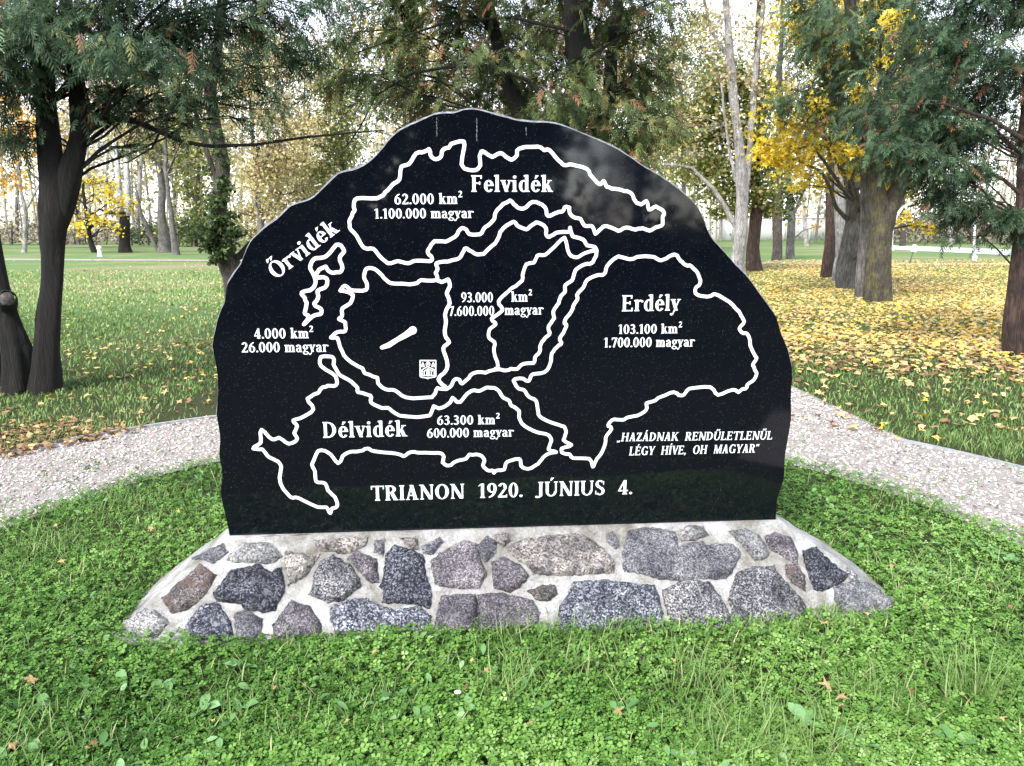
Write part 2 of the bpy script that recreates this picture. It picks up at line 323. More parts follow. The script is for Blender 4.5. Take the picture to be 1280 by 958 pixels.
# --- lettering: a flared roman alphabet drawn with strokes (unit = cap height)
S_, T_ = .158, .07
def s(x, y0, y1, f='bt', w=S_):
    o = [[(x, y0), (x + w, y0), (x + w, y1), (x, y1)]]
    e = .055; h = .055
    if 'b' in f: o.append([(x - e, y0), (x + w + e, y0), (x + w + e, y0 + h * .6), (x + w, y0 + h * 2), (x, y0 + h * 2), (x - e, y0 + h * .6)])
    if 't' in f: o.append([(x - e, y1), (x - e, y1 - h * .6), (x, y1 - h * 2), (x + w, y1 - h * 2), (x + w + e, y1 - h * .6), (x + w + e, y1)])
    if 'l' in f: o.append([(x - .07, y1 - .03), (x - .07, y1 - .08), (x + .02, y1 - .14), (x + .02, y1)])
    return o
def bx(x0, y0, x1, y1): return [[(x0, y0), (x1, y0), (x1, y1), (x0, y1)]]
def h(x0, x1, y, w=T_): return bx(x0, y - w / 2, x1, y + w / 2)
def d(x0, y0, x1, y1, w): return [[(x0, y0), (x0 + w, y0), (x1 + w, y1), (x1, y1)]]
def a(cx, cy, rx, ry, a0, a1, wv=S_, wh=T_, n=16):
    o = []; m = max(4, int(n * abs(a1 - a0) / 360) + 2)
    for i in range(m):
        p = [R(a0 + (a1 - a0) * (i + k) / m) for k in (0, 1)]
        o.append([(cx + rx * math.cos(p[0]), cy + ry * math.sin(p[0])), (cx + rx * math.cos(p[1]), cy + ry * math.sin(p[1])), (cx + (rx - wv) * math.cos(p[1]), cy + (ry - wh) * math.sin(p[1])), (cx + (rx - wv) * math.cos(p[0]), cy + (ry - wh) * math.sin(p[0]))])
    return o
def dot(x, y, r=.085): return [[(x + r * math.cos(PI * k / 5), y + r * math.sin(PI * k / 5)) for k in range(10)]]
def sf(x0, x1, y0, y1): return bx(x0, y0, x1, y1)
def acute(x, y, s_=1): return [[(x, y), (x + .06, y), (x + .21, y + .19), (x + .05, y + .21)]]
def GL():
    g = {}
    g['F'] = (s(.06, 0, 1) + h(.1, .52, .96) + bx(.46, .79, .53, 1) + h(.2, .44, .52) + bx(.39, .42, .45, .62), .58)
    g['E'] = (s(.06, 0, 1) + h(.1, .54, .96) + bx(.48, .79, .55, 1) + h(.2, .46, .52) + bx(.40, .42, .46, .62) + h(.1, .57, .04) + bx(.51, 0, .58, .22), .63)
    g['L'] = (s(.06, 0, 1) + h(.1, .52, .04) + bx(.47, 0, .54, .24), .57)
    g['D'] = (s(.06, 0, 1) + a(.25, .5, .42, .5, -90, 90, .18) + h(.1, .27, .965) + h(.1, .27, .035), .73)
    g['O'] = (a(.38, .5, .36, .52, 0, 360, .18), .77)
    g['T'] = (s(.26, 0, 1, 'b') + h(.02, .67, .96) + bx(.01, .76, .07, 1) + bx(.62, .76, .68, 1), .70)
    g['R'] = (s(.06, 0, 1) + a(.28, .745, .29, .255, -90, 90, .17) + h(.1, .3, .965) + h(.1, .3, .525) + d(.45, 0, .24, .52, .20) + bx(.43, 0, .69, .05), .69)
    g['P'] = g['R']
    g['I'] = (s(.07, 0, 1), .31)
    g['A'] = (d(.05, 0, .27, 1, .08) + d(.42, 0, .21, 1, .19) + h(.14, .48, .30) + bx(0, 0, .20, .05) + bx(.37, 0, .66, .05), .68)
    g['N'] = (s(.09, 0, 1, 'b', .085) + d(.50, 0, .03, 1, .19) + s(.60, 0, 1, 't', .085) + bx(.0, .95, .15, 1), .77)
    g['J'] = (s(.17, .12, 1, 't') + a(.05, .12, .29, .22, -100, 0, .17, .09) + dot(.02, -.02, .07), .42)
    g['U'] = (s(.06, .32, 1, 't') + s(.56, .3, 1, 't', .085) + a(.3525, .33, .2925, .35, 180, 360, .14, .09), .74)
    g['S'] = (a(.27, .745, .24, .275, 35, 265, .15, .085) + a(.27, .27, .26, .29, -145, 90, .16, .085) + [[(.06, .66), (.2, .72), (.5, .36), (.40, .28)]] + bx(.44, .72, .49, .95) + bx(.03, .05, .08, .3), .56)
    g['H'] = (s(.06, 0, 1) + s(.52, 0, 1) + h(.15, .6, .52), .77)
    g['Z'] = (h(.04, .52, .96) + h(.04, .55, .04) + d(.02, .02, .33, .98, .21) + bx(.03, .78, .09, 1) + bx(.50, 0, .56, .22), .60)
    g['K'] = (s(.06, 0, 1) + d(.18, .42, .52, 1, .085) + d(.50, 0, .24, .56, .2) + bx(.44, .95, .68, 1) + bx(.48, 0, .74, .05), .73)
    g['G'] = (a(.38, .5, .36, .52, 48, 325, .18, .085) + s(.52, .03, .45, 't', .16) + bx(.58, .72, .64, .98), .76)
    g['Y'] = (d(.25, .38, .02, 1, .19) + d(.32, .42, .56, 1, .08) + s(.24, 0, .5, 'b') + bx(-.03, .95, .26, 1) + bx(.47, .95, .68, 1), .66)
    g['V'] = (d(.27, 0, .02, 1, .19) + d(.30, 0, .54, 1, .08) + bx(-.03, .95, .26, 1) + bx(.45, .95, .66, 1), .65)
    g['M'] = (s(.08, 0, 1, 'b', .08) + d(.34, .0, .06, 1, .18) + d(.38, 0, .66, 1, .08) + s(.66, 0, 1, 'bt', .17) + bx(0, .95, .16, 1), .91)
    for b_, n_, x in (('A', 'Á', .26), ('E', 'É', .2), ('I', 'Í', .1), ('U', 'Ú', .3)): g[n_] = (g[b_][0] + acute(x, 1.07), g[b_][1])
    for b_, n_, x in (('O', 'Ő', .2), ('U', 'Ű', .2)): g[n_] = (g[b_][0] + acute(x - .02, 1.09) + acute(x + .18, 1.09), g[b_][1])
    g['0'] = (a(.27, .49, .25, .51, 0, 360, .155), .54)
    g['1'] = (s(.15, 0, .98, 'b') + [[(.02, .78), (.15, .90), (.32, .98), (.15, .98), (.02, .84)]], .42)
    g['2'] = (a(.25, .71, .23, .28, -25, 165, .16, .085) + [[(.03, .08), (.16, .08), (.47, .60), (.30, .56)]] + bx(.02, 0, .49, .12) + bx(.45, 0, .50, .2), .53)
    g['3'] = (a(.22, .745, .22, .25, -90, 150, .155, .08) + a(.22, .27, .25, .29, -150, 90, .165, .08) + h(.12, .25, .53, .08), .51)
    g['4'] = (d(0, .26, .30, .98, .085) + bx(0, .21, .53, .30) + s(.28, 0, .98, 'b'), .55)
    g['6'] = (a(.27, .31, .25, .33, 0, 360, .155) + a(.47, .33, .45, .66, 95, 185, .16, .08), .54)
    g['9'] = ([[(.54 - x, .98 - y) for x, y in p] for p in g['6'][0]], .54)
    g['7'] = (bx(.02, .85, .5, .98) + d(.12, 0, .34, .9, .155) + bx(.02, .74, .08, .98), .50)
    g['.'] = (dot(.10, .075), .20)
    g[','] = (dot(.10, .075) + [[(.04, -.14), (.09, -.14), (.185, .07), (.06, .03)]], .20)
    g['„'] = (sum(([[(x * 1 + .02, -.14), (x + .08, -.14), (x + .165, .08), (x + .02, .08)]] for x in (0, .17)), []), .38)
    g['”'] = (sum(([[(x * 1 + .02, .72), (x + .08, .72), (x + .165, .98), (x + .02, .98)]] for x in (0, .17)), []), .36)
    g[' '] = ([], .30)
    X = .71
    g['r'] = (s(.06, 0, X, 'bl') + a(.32, .44, .19, .27, 40, 140, .10, .10) + dot(.41, .61, .07), .46)
    g['v'] = (d(.20, 0, .01, X, .17) + d(.23, 0, .40, X, .075) + bx(-.03, X - .05, .24, X) + bx(.33, X - .05, .52, X), .50)
    g['i'] = (s(.06, 0, X, 'bl') + dot(.145, .90, .09), .30)
    g['d'] = (a(.26, .35, .24, .37, 60, 300, .16, .075) + s(.33, .02, 1.03, 'l') + bx(.33, 0, .56, .05), .57)
    g['e'] = (a(.26, .35, .24, .37, 5, 325, .16, .075) + h(.1, .48, .39, .07) + [[(.36, .36), (.50, .36), (.50, .42), (.36, .42)]], .50)
    g['é'] = (g['e'][0] + acute(.2, .80), .50)
    g['k'] = (s(.06, 0, 1.03, 'bl') + d(.18, .26, .36, X, .085) + d(.36, 0, .20, .42, .18) + bx(.30, X - .05, .52, X) + bx(.34, 0, .59, .05), .58)
    g['l'] = (s(.06, 0, 1.03, 'bl'), .29)
    g['m'] = (s(.06, 0, X, 'bl') + a(.30, .46, .20, .25, 0, 150, .16, .09) + s(.335, 0, .48, 'b') + a(.575, .46, .20, .25, 0, 150, .16, .09) + s(.61, 0, .48, 'b'), .85)
    g['a'] = (a(.22, .48, .21, .24, -5, 150, .155, .08) + s(.275, .03, .5, '') + bx(.275, 0, .50, .06) + a(.20, .2, .18, .22, 60, 300, .14, .075) + dot(.09, .57, .065), .51)
    g['g'] = (a(.23, .48, .21, .24, 0, 360, .14, .07) + a(.24, -.10, .24, .17, 0, 360, .10, .07) + [[(.08, .05), (.16, .26), (.24, .26), (.2, .05)]] + bx(.38, .62, .52, .70), .50)
    g['y'] = (d(.20, 0, .01, X, .17) + d(.05, -.26, .40, X, .075) + bx(-.03, X - .05, .24, X) + bx(.33, X - .05, .52, X) + dot(.03, -.23, .075), .50)
    return g
GLY = GL(); GT = {}
def glyph(c):
    if c not in GT: GT[c] = cdt(GLY[c][0], 1e-5) if GLY[c][0] else ([], [])
    return GT[c]
def text(st, p0, p1, cap, slant=0., track=.035):
    x = 0; items = []
    for c in st:
        if c == '²':
            items.append(('2', x, .62, .62)); x += GLY['2'][1] * .62 + .02
        else:
            items.append((c, x, 1, 0)); x += GLY[c][1] + track
    x -= track
    A, B = Vector(S2(*p0)), Vector(S2(*p1)); e = (B - A); ln = e.length; e.normalize(); f = Vector((-e.y, e.x))
    cx = ln / x; m = (Vector(p0) + Vector(p1)) / 2
    cy = (Vector(S2(m.x, m.y - cap)) - Vector(S2(m.x, m.y))).length
    words, cur = [], []
    for it in items + [(' ', 0, 1, 0)]:
        if it[0] == ' ':
            if cur: words.append(cur); cur = []
        else: cur.append(it)
    for wd, lab_ in zip(words, st.split()):
        vs, fs = [], []
        for c, gx, sc_, dy in wd:
            gv, gf = glyph(c); o = len(vs)
            for qx, qy in gv:
                u = (gx + qx * sc_ + slant * qy) * cx; v = (qy * sc_ + dy) * cy
                vs.append(tuple(A + e * u + f * v))
            fs += [[i + o for i in t] for t in gf]
        inkmesh('lettering', vs, fs, -.0022, lab_)
for t_ in [
 ('Felvidék', (589, 240), (691, 240), 20.5), ('62.000 km²', (493, 255.6), (578, 255), 13.2), ('1.100.000 magyar', (468, 273.4), (592, 272.6), 12.4),
 ('Őrvidék', (345, 350), (425, 288.5), 20.5), ('Erdély', (777, 389.4), (850, 388.2), 20), ('103.100 km²', (772.4, 417.6), (852, 416.6), 11.8),
 ('1.700.000 magyar', (754.5, 434.4), (868, 433.2), 12.2), ('93.000', (576.3, 378), (616.3, 377.8), 12.4), ('km²', (639, 377.3), (665, 377), 12.4),
 ('7.600.000', (561, 395), (618, 394.6), 12.2), ('magyar', (630.8, 393.8), (679.2, 393.2), 12.2), ('4.000 km²', (318, 423.3), (392, 422.8), 12.6),
 ('26.000 magyar', (302.3, 440.6), (410.8, 439.8), 12.6), ('Délvidék', (403.8, 547.4), (509, 545.3), 19.6), ('63.300 km²', (546.2, 531), (624.5, 530.2), 11.4),
 ('600.000 magyar', (533.6, 547.2), (642, 545.6), 11.6), ('TRIANON  1920.  JÚNIUS  4.', (464, 626), (790.4, 617.6), 18.2),
 ('„HAZÁDNAK  RENDŰLETLENŰL', (771, 551.8), (964.8, 549.3), 10.4, .10), ('LÉGY  HÍVE,  OH  MAGYAR”', (786, 569.3), (947.8, 565.6), 10.6, .10)]: text(*t_)
# pale runs of lime down the polished face
for x_, y0, y1 in ((546, 147, 170), (596, 148, 176), (657.5, 160, 169)):
    pl = []; yy = y0
    while yy < y1:
        l_ = random.uniform(1.5, 5); pl += stroke([S2(x_ + random.uniform(-.4, .4), yy), S2(x_ + random.uniform(-.4, .4), min(y1, yy + l_))], random.uniform(.5, .9) * PXM); yy += l_ + random.uniform(1, 3)
    vs, fs = cdt(pl); o_ = inkmesh('drip_mark', vs, fs, -.0006); o_.data.materials.clear(); o_.data.materials.append(MR); o_['kind'] = 'stuff'
# coat of arms: shield frame, gate and three turrets; pixel coordinates in a 50x40 zoom
def cz(x, y): return S2(510 + x * .04175, 440 + y * .04175)
arms = []
def cl(P, w, closed=False):
    global arms; arms += stroke([cz(*p) for p in P], w * .04175 * PXM, closed)
cl([(365, 260), (830, 260), (830, 730), (780, 755), (630, 775), (590, 800), (550, 775), (400, 755), (365, 730)], 34, True)
cl([(400, 440), (490, 440)], 26); cl([(715, 440), (800, 440)], 26)
for x, y, w_ in ((445, 320, 40), (600, 280, 62), (755, 320, 40)):
    cl([(x, y), (x - w_, y + 85), (x + w_, y + 85)], 24, True)
cl([(545, 400), (600, 440), (655, 400)], 24); cl([(430, 530), (590, 440), (780, 530)], 24); cl([(480, 590), (600, 500), (740, 570)], 26)
for x in (420, 485, 700, 785): cl([(x, 530 if x in (420, 785) else 570), (x, 690)], 26)
cl([(600, 570), (600, 690)], 85); cl([(415, 705), (780, 705)], 24)
inkmesh('coat_of_arms', *cdt(arms), -.0018, 'white town crest with a gate and three turrets')

# --- fieldstone base: tapering block with rounded corners, mortar skin and one mesh per stone
gb0, gb1, gbm = L(G(158, 790)), L(G(1122, 768)), L(G(640, 792))
tl, tr = L(BL), L(BR)
YF, YBK = gbm.y, TH + .30
XB0, XB1 = gb0.x - .05, gb1.x + .07
XT0, XT1 = tl.x - .02, tr.x + .02
def plan(u):      # u in [0,1) round the block -> unit square position with rounding, starts at front left going right
    n = 10.; an = 2 * PI * u - PI * .75
    c, s_ = math.cos(an), math.sin(an)
    r = (abs(c) ** n + abs(s_) ** n) ** (-1 / n)
    return c * r, s_ * r
def base_pt(u, k):     # k: 0 ground, 1 top edge
    x, y = plan(u); b = 0
    x0 = XB0 + (XT0 - XB0) * k; x1 = XB1 + (XT1 - XB1) * k
    y0 = YF + (-.018 - YF) * k; y1 = YBK + (TH + .02 - YBK) * k
    cx, cy = (x0 + x1) / 2, (y0 + y1) / 2
    # corners of the top are tighter
    sq = max(abs(x), abs(y)); xt, yt = x, y
    px = cx + xt * ((x1 - x0) / 2 + b); py = cy + yt * ((y1 - y0) / 2 + b)
    w_ = .014 * noise.noise(Vector((px * 4, py * 4, k * 2))) + .008 * noise.noise(Vector((px * 13, py * 13, k * 4))) + .004 * noise.noise(Vector((px * 31, py * 31, k * 9)))
    return Vector((px + x * w_, py + y * w_, ZB * k + (.004 * noise.noise(Vector((px * 6, py * 6, 5))) if 0 < k < 1 else 0)))
NU = 420; KS = [-.25, -.05, .04, .1, .16, .22, .28, .34, .40, .46, .52, .58, .64, .70, .75, .80, .85, .89, .92, .95, .985, 1.0]
bv = [base_pt(i / NU, k) for k in KS for i in range(NU)]
topc = len(bv)
for f in (.985, .9):
    for i in range(NU):
        q = base_pt(i / NU, 1); c = Vector(((XT0 + XT1) / 2, TH / 2, ZB)); bv.append(Vector((c.x + (q.x - c.x) * f, c.y + (q.y - c.y) * f, ZB + .001)))
rows = len(KS) + 2
bf = [[r * NU + i, r * NU + (i + 1) % NU, (r + 1) * NU + (i + 1) % NU, (r + 1) * NU + i] for r in range(rows - 1) for i in range(NU)]
bf.append([(rows - 1) * NU + i for i in range(NU)])
me = bpy.data.meshes.new('mortar_base'); me.from_pydata([tuple(v) for v in bv], [], bf)
me.polygons.foreach_set('use_smooth', [True] * (len(bf) - 1) + [False])
base = link('base', me, MM, memorial)
bvh = BVHTree.FromPolygons([tuple(v) for v in bv], bf)
def hit_local(px, py):
    d_ = ray(px, py); ld = Vector((d_.dot(UX), -d_.dot(UN), d_.z)); o_ = L(CAMP)
    r_ = bvh.ray_cast(o_, ld); return (r_[0], r_[1]) if r_[0] is not None else (None, None)
B_, C_, D_, E_ = (140, 640), (400, 640), (660, 640), (840, 640)
STONES = [
 (B_, 'lg', [(420,200),(560,90),(590,95),(540,150),(440,240),(380,270),(350,265)]), (B_, 'gr', [(430,260),(600,175),(615,210),(540,270),(490,250)]),
 (B_, 'lg', [(615,255),(700,175),(840,170),(905,240),(860,268),(720,270)]), (B_, 'br', [(275,470),(360,390),(400,360),(470,285),(550,340),(500,430),(400,520),(320,535)]),
 (B_, 'dk', [(545,440),(640,320),(780,287),(850,330),(900,295),(918,420),(860,525),(800,530),(705,515),(690,485),(560,475)]),
 (B_, 'bg', [(925,205),(1040,240),(1100,230),(1030,340),(945,390)]), (B_, 'lg', [(70,610),(180,525),(240,540),(300,590),(240,660),(100,660)]),
 (B_, 'bl', [(400,610),(480,500),(560,490),(620,580),(650,690),(560,690),(420,660)]), (B_, 'gr', [(655,545),(710,530),(800,575),(790,640),(740,690),(670,670)]),
 (B_, 'pu', [(860,610),(960,480),(1050,510),(1110,600),(1110,670),(870,670)]), (B_, 'lg', [(290,345),(345,285),(400,285),(330,375),(250,450),(225,440)]),
 (C_, 'bg', [(-30,165),(120,150),(250,140),(240,175),(130,220),(80,210),(-20,195)]), (C_, 'sp', [(-50,440),(-20,330),(10,270),(70,240),(160,290),(220,390),(120,470),(40,480)]),
 (C_, 'gr', [(295,160),(340,150),(335,235),(295,215)]), (C_, 'pu', [(155,250),(190,215),(300,255),(305,380),(270,375),(215,320)]),
 (C_, 'dk', [(360,230),(400,182),(460,195),(550,240),(555,320),(590,440),(580,510),(500,490),(335,480),(350,420),(318,400),(345,360),(345,300)]),
 (C_, 'bg', [(425,145),(515,138),(520,200),(490,195)]), (C_, 'gr', [(548,190),(640,140),(655,155),(600,222),(550,220)]),
 (C_, 'pu', [(595,270),(640,230),(770,160),(830,170),(850,260),(880,330),(850,405),(680,400),(620,385)]), (C_, 'gr', [(850,180),(890,135),(935,165),(930,220),(880,262),(850,225)]),
 (C_, 'bg', [(935,130),(1000,115),(1020,150),(975,180),(940,160)]), (C_, 'pu', [(920,270),(985,250),(1060,285),(1110,340),(1060,400),(1010,425),(935,405)]),
 (C_, 'bl', [(60,510),(150,475),(240,465),(300,500),(400,530),(530,510),(590,560),(570,650),(90,650),(60,560)]),
 (C_, 'pu', [(618,590),(650,455),(825,445),(835,500),(822,640),(640,650)]), (C_, 'pu', [(845,450),(940,440),(1130,475),(1170,540),(1140,640),(838,640),(848,510)]),
 (C_, 'br', [(1110,425),(1180,400),(1250,398),(1268,440),(1220,472),(1150,460)]),
 (D_, 'bg', [(-99,200),(-60,165),(0,155),(100,135),(270,125),(330,150),(400,210),(465,270),(450,320),(290,330),(150,335),(30,325),(0,280),(-60,245)]), (D_, 'gr', [(425,125),(450,112),(485,180),(470,198),(430,160)]),
 (D_, 'gr', [(510,200),(540,110),(600,95),(700,95),(780,110),(795,200),(860,175),(930,165),(955,190),(1000,175),(1100,185),(1130,215),(1100,280),(1060,350),(900,355),(820,360),(700,355),(610,325),(515,315)]),
 (D_, 'lg', [(800,110),(850,82),(930,85),(955,120),(900,145),(820,148)]), (D_, 'lg', [(1075,105),(1160,98),(1230,140),(1280,210),(1270,245),(1215,258),(1160,190)]),
 (D_, 'bl', [(165,530),(250,375),(400,370),(560,390),(670,400),(700,490),(740,640),(180,640)]), (D_, 'sp', [(720,425),(800,380),(900,375),(970,390),(1020,460),(1070,550),(1070,650),(780,650),(735,500)]),
 (E_, 'sp', [(310,430),(350,330),(420,300),(540,295),(560,350),(580,480),(600,640),(350,640),(310,480)]), (E_, 'sp', [(565,320),(600,380),(700,490),(725,560),(660,640),(608,610),(590,480)]),
 (E_, 'pu', [(500,135),(550,120),(630,140),(665,230),(668,285),(600,240),(520,190)]), (E_, 'br', [(608,280),(670,300),(700,350),(708,415),(650,380),(610,330)]),
 (E_, 'dk', [(698,210),(765,195),(830,270),(935,345),(900,375),(800,420),(760,415),(720,300)]), (E_, 'lg', [(865,400),(960,380),(1040,385),(1100,430),(1180,500),(1150,600),(1000,600),(880,510)]),
 (E_, 'lg', [(585,80),(650,75),(715,140),(700,145),(610,100)]), (E_, 'gr', [(930,300),(1000,370),(955,362),(935,320)]),
]
SCALE = 300 / 1280
def make_stone(ip, mat, seed):
    """ip: dense closed outline [(Vector pos, Vector normal)], on the base surface"""
def inside(p, poly):
    c = False; n = len(poly)
    for i in range(n):
        (x1, y1), (x2, y2) = poly[i], poly[(i + 1) % n]
        if (y1 > p[1]) != (y2 > p[1]) and p[0] < (x2 - x1) * (p[1] - y1) / (y2 - y1) + x1: c = not c
    return c
def edist(p, poly):
    b = 1e9; n = len(poly); q = Vector(p)
    for i in range(n):
        A, Bq = Vector(poly[i]), Vector(poly[(i + 1) % n]); e = Bq - A
        t = max(0, min(1, (q - A).dot(e) / max(e.length_squared, 1e-9))); b = min(b, (q - A - e * t).length)
    return b
def grow(P, k):
    n = len(P); A = sum(P[i][0] * P[(i + 1) % n][1] - P[(i + 1) % n][0] * P[i][1] for i in range(n)); sg = 1 if A > 0 else -1; o = []
    for i in range(n):
        e = Vector(P[(i + 1) % n]) - Vector(P[i - 1]); e.normalize(); o.append((P[i][0] + e.y * k * sg, P[i][1] - e.x * k * sg))
    return o
def stone_mesh(poly, hit, seed, mat, high=.016, step=6.):
    """poly in a 2-D chart; hit(x, y) -> point, normal on the surface"""
    P = []
    n = len(poly)
    for i in range(n):
        A, Bq = Vector(poly[i]), Vector(poly[(i + 1) % n]); m = max(1, int((Bq - A).length / (step * .55)))
        for k in range(m):
            q = A.lerp(Bq, k / m); P.append((q.x + noise.noise(Vector((q.x * .22, q.y * .22, seed))) * step * .42, q.y + noise.noise(Vector((q.x * .22, q.y * .22, seed + 40))) * step * .42))
    xs = [p[0] for p in P]; ys = [p[1] for p in P]; pts = list(P)
    ins_ = []
    y = min(ys) + step * .4; row = 0
    while y < max(ys):
        x = min(xs) + (row % 2) * step / 2
        while x < max(xs):
            q = (x + random.uniform(-.3, .3) * step, y + random.uniform(-.3, .3) * step)
            if inside(q, P) and edist(q, P) > step * .42: ins_.append(q)
            x += step
        y += step * .87; row += 1
    allp = [Vector(p) for p in P + ins_]; nb = len(P)
    v, e, f, ov, oe, of = geometry.delaunay_2d_cdt(allp, [], [list(range(nb))] if sum(P[i][0] * P[(i + 1) % nb][1] - P[(i + 1) % nb][0] * P[i][1] for i in range(nb)) > 0 else [list(range(nb))[::-1]], 0, 1e-5)
    F = [list(f[i]) for i in range(len(f)) if of[i]]
    V = []; low = {}
    for i, q in enumerate(v):
        p_, n_ = hit(q.x, q.y)
        if p_ is None: return None
        dd = edist((q.x, q.y), P)
        k = min(1, dd / (step * .8))
        hh = high * (.25 + .75 * k ** .5) + .013 * noise.noise(Vector((p_.x * 14, p_.z * 14, seed))) * k + .008 * noise.noise(Vector((p_.x * 40, p_.z * 40, seed + 3))) * (.4 + .6 * k)
        V.append(p_ + n_ * max(hh, .0035))
    cnt = {}
    for t in F:
        for i in range(3):
            k = (t[i], t[(i + 1) % 3]); cnt[k] = cnt.get(k, 0) + 1
    for (x, y_) in [k for k in cnt if (k[1], k[0]) not in cnt]:
        for q in (x, y_):
            if q not in low:
                p_, n_ = hit(v[q].x, v[q].y); low[q] = len(V); V.append(p_ - n_ * .012)
        F.append([y_, x, low[x]]); F.append([y_, low[x], low[y_]])
    me = bpy.data.meshes.new('stone'); me.from_pydata([tuple(q) for q in V], [], F)
    bm = bmesh.new(); bm.from_mesh(me); bmesh.ops.recalc_face_normals(bm, faces=bm.faces); bm.to_mesh(me); bm.free()
    me.polygons.foreach_set('use_smooth', [True] * len(me.polygons)); 
    try: me.set_sharp_from_angle(angle=R(50))
    except Exception: pass
    return link('stone', me, mat, base)
NAMES = {'lg': 'light grey', 'gr': 'mid grey', 'bg': 'beige speckled', 'pu': 'purplish grey', 'dk': 'very dark blue-grey', 'bl': 'blue and white speckled', 'br': 'brownish', 'sp': 'black and white speckled'}
for i, (o_, m_, P) in enumerate(STONES):
    stone_mesh(grow([(o_[0] + x * SCALE, o_[1] + y * SCALE) for x, y in P], 1.8), hit_local, i * 3.7, ST[m_], .024, 5.)
# back of the base (seen only from elsewhere): plain row of stones
def hit_back(x, y):
    r_ = bvh.ray_cast(Vector((x, 3, y)), Vector((0, -1, -.0))); return (r_[0], r_[1]) if r_[0] is not None else (None, None)
for i in range(9):
    cx = -1.15 + i * .29; cz_ = .13 + .03 * (i % 2); q = [(cx + .125 * math.cos(k * PI / 4 + i) * random.uniform(.8, 1.1), cz_ + .10 * math.sin(k * PI / 4 + i) * random.uniform(.75, 1.1)) for k in range(8)]
    q = [(x, max(.0, y)) for x, y in q]
    stone_mesh(q, hit_back, 90 + i, ST[['gr', 'lg', 'pu', 'sp', 'bl', 'bg'][i % 6]], .015, .045)
# ------------------------------------------------------------------ ground, path
CX, CY, RO = -.22, 2.92, 4.20; IX, IY, RI = -.10, 3.24, 2.73      # outer and inner edge of the round path
def rin(x, y): return np.hypot(x - IX, y - IY)
def rout(x, y): return np.hypot(x - CX, y - CY)
def ringmask(x, y): return (rin(x, y) > RI) & (rout(x, y) < RO) & (y > .7)
def ragged(x, y): return (rin(x, y) > RI + .16 * fbm(x, y, 3.2, 17) + .10 * fbm(x, y, 12., 18) - .06 + .06 * (x > 2)) & (rout(x, y) < RO + .03) & (y > .7)
PA, PB = G(1015, 497), G(990, 485)
BD = np.array([PB.x - PA.x, PB.y - PA.y]); BD /= np.hypot(*BD); BNn = np.array([-BD[1], BD[0]])      # heading away, to its left
def branch(x, y):
    dx, dy = x - PA.x, y - PA.y; t = dx * BD[0] + dy * BD[1]; s_ = dx * BNn[0] + dy * BNn[1]
    return (t > -2.2) & (t < 9) & (s_ > 0) & (s_ < 1.25) & (np.hypot(x - CX, y - CY) > RO - .1)
def pathmask(x, y): return ringmask(x, y) | branch(x, y)
def basemask(x, y, m=0.):
    dx, dy = x - ORG.x, y - ORG.y; u = dx * UX.x + dy * UX.y; v = -(dx * UN.x + dy * UN.y)
    cx, hx, cy, hy = (XB0 + XB1) / 2, (XB1 - XB0) / 2 + m, (YF + YBK) / 2, (YBK - YF) / 2 + m
    return (np.abs((u - cx) / hx) ** 4.2 + np.abs((v - cy) / hy) ** 4.2) < 1
def fbm(x, y, f, seed=0, octv=3):
    """cheap value noise on arrays, 0..1"""
    r = np.random.default_rng(1000 + seed); tot = 0; amp = 1; acc = 0
    for o in range(octv):
        g = r.random((256, 256)); X, Y = x * f * 2 ** o + 37.3 * o, y * f * 2 ** o + 11.7 * o
        xi, yi = np.floor(X).astype(int), np.floor(Y).astype(int); fx, fy = X - xi, Y - yi; fx = fx * fx * (3 - 2 * fx); fy = fy * fy * (3 - 2 * fy)
        q = lambda a_, b_: g[a_ % 256, b_ % 256]
        v = (q(xi, yi) * (1 - fx) + q(xi + 1, yi) * fx) * (1 - fy) + (q(xi, yi + 1) * (1 - fx) + q(xi + 1, yi + 1) * fx) * fy
        acc = acc + v * amp; tot += amp; amp *= .5
    return acc / tot

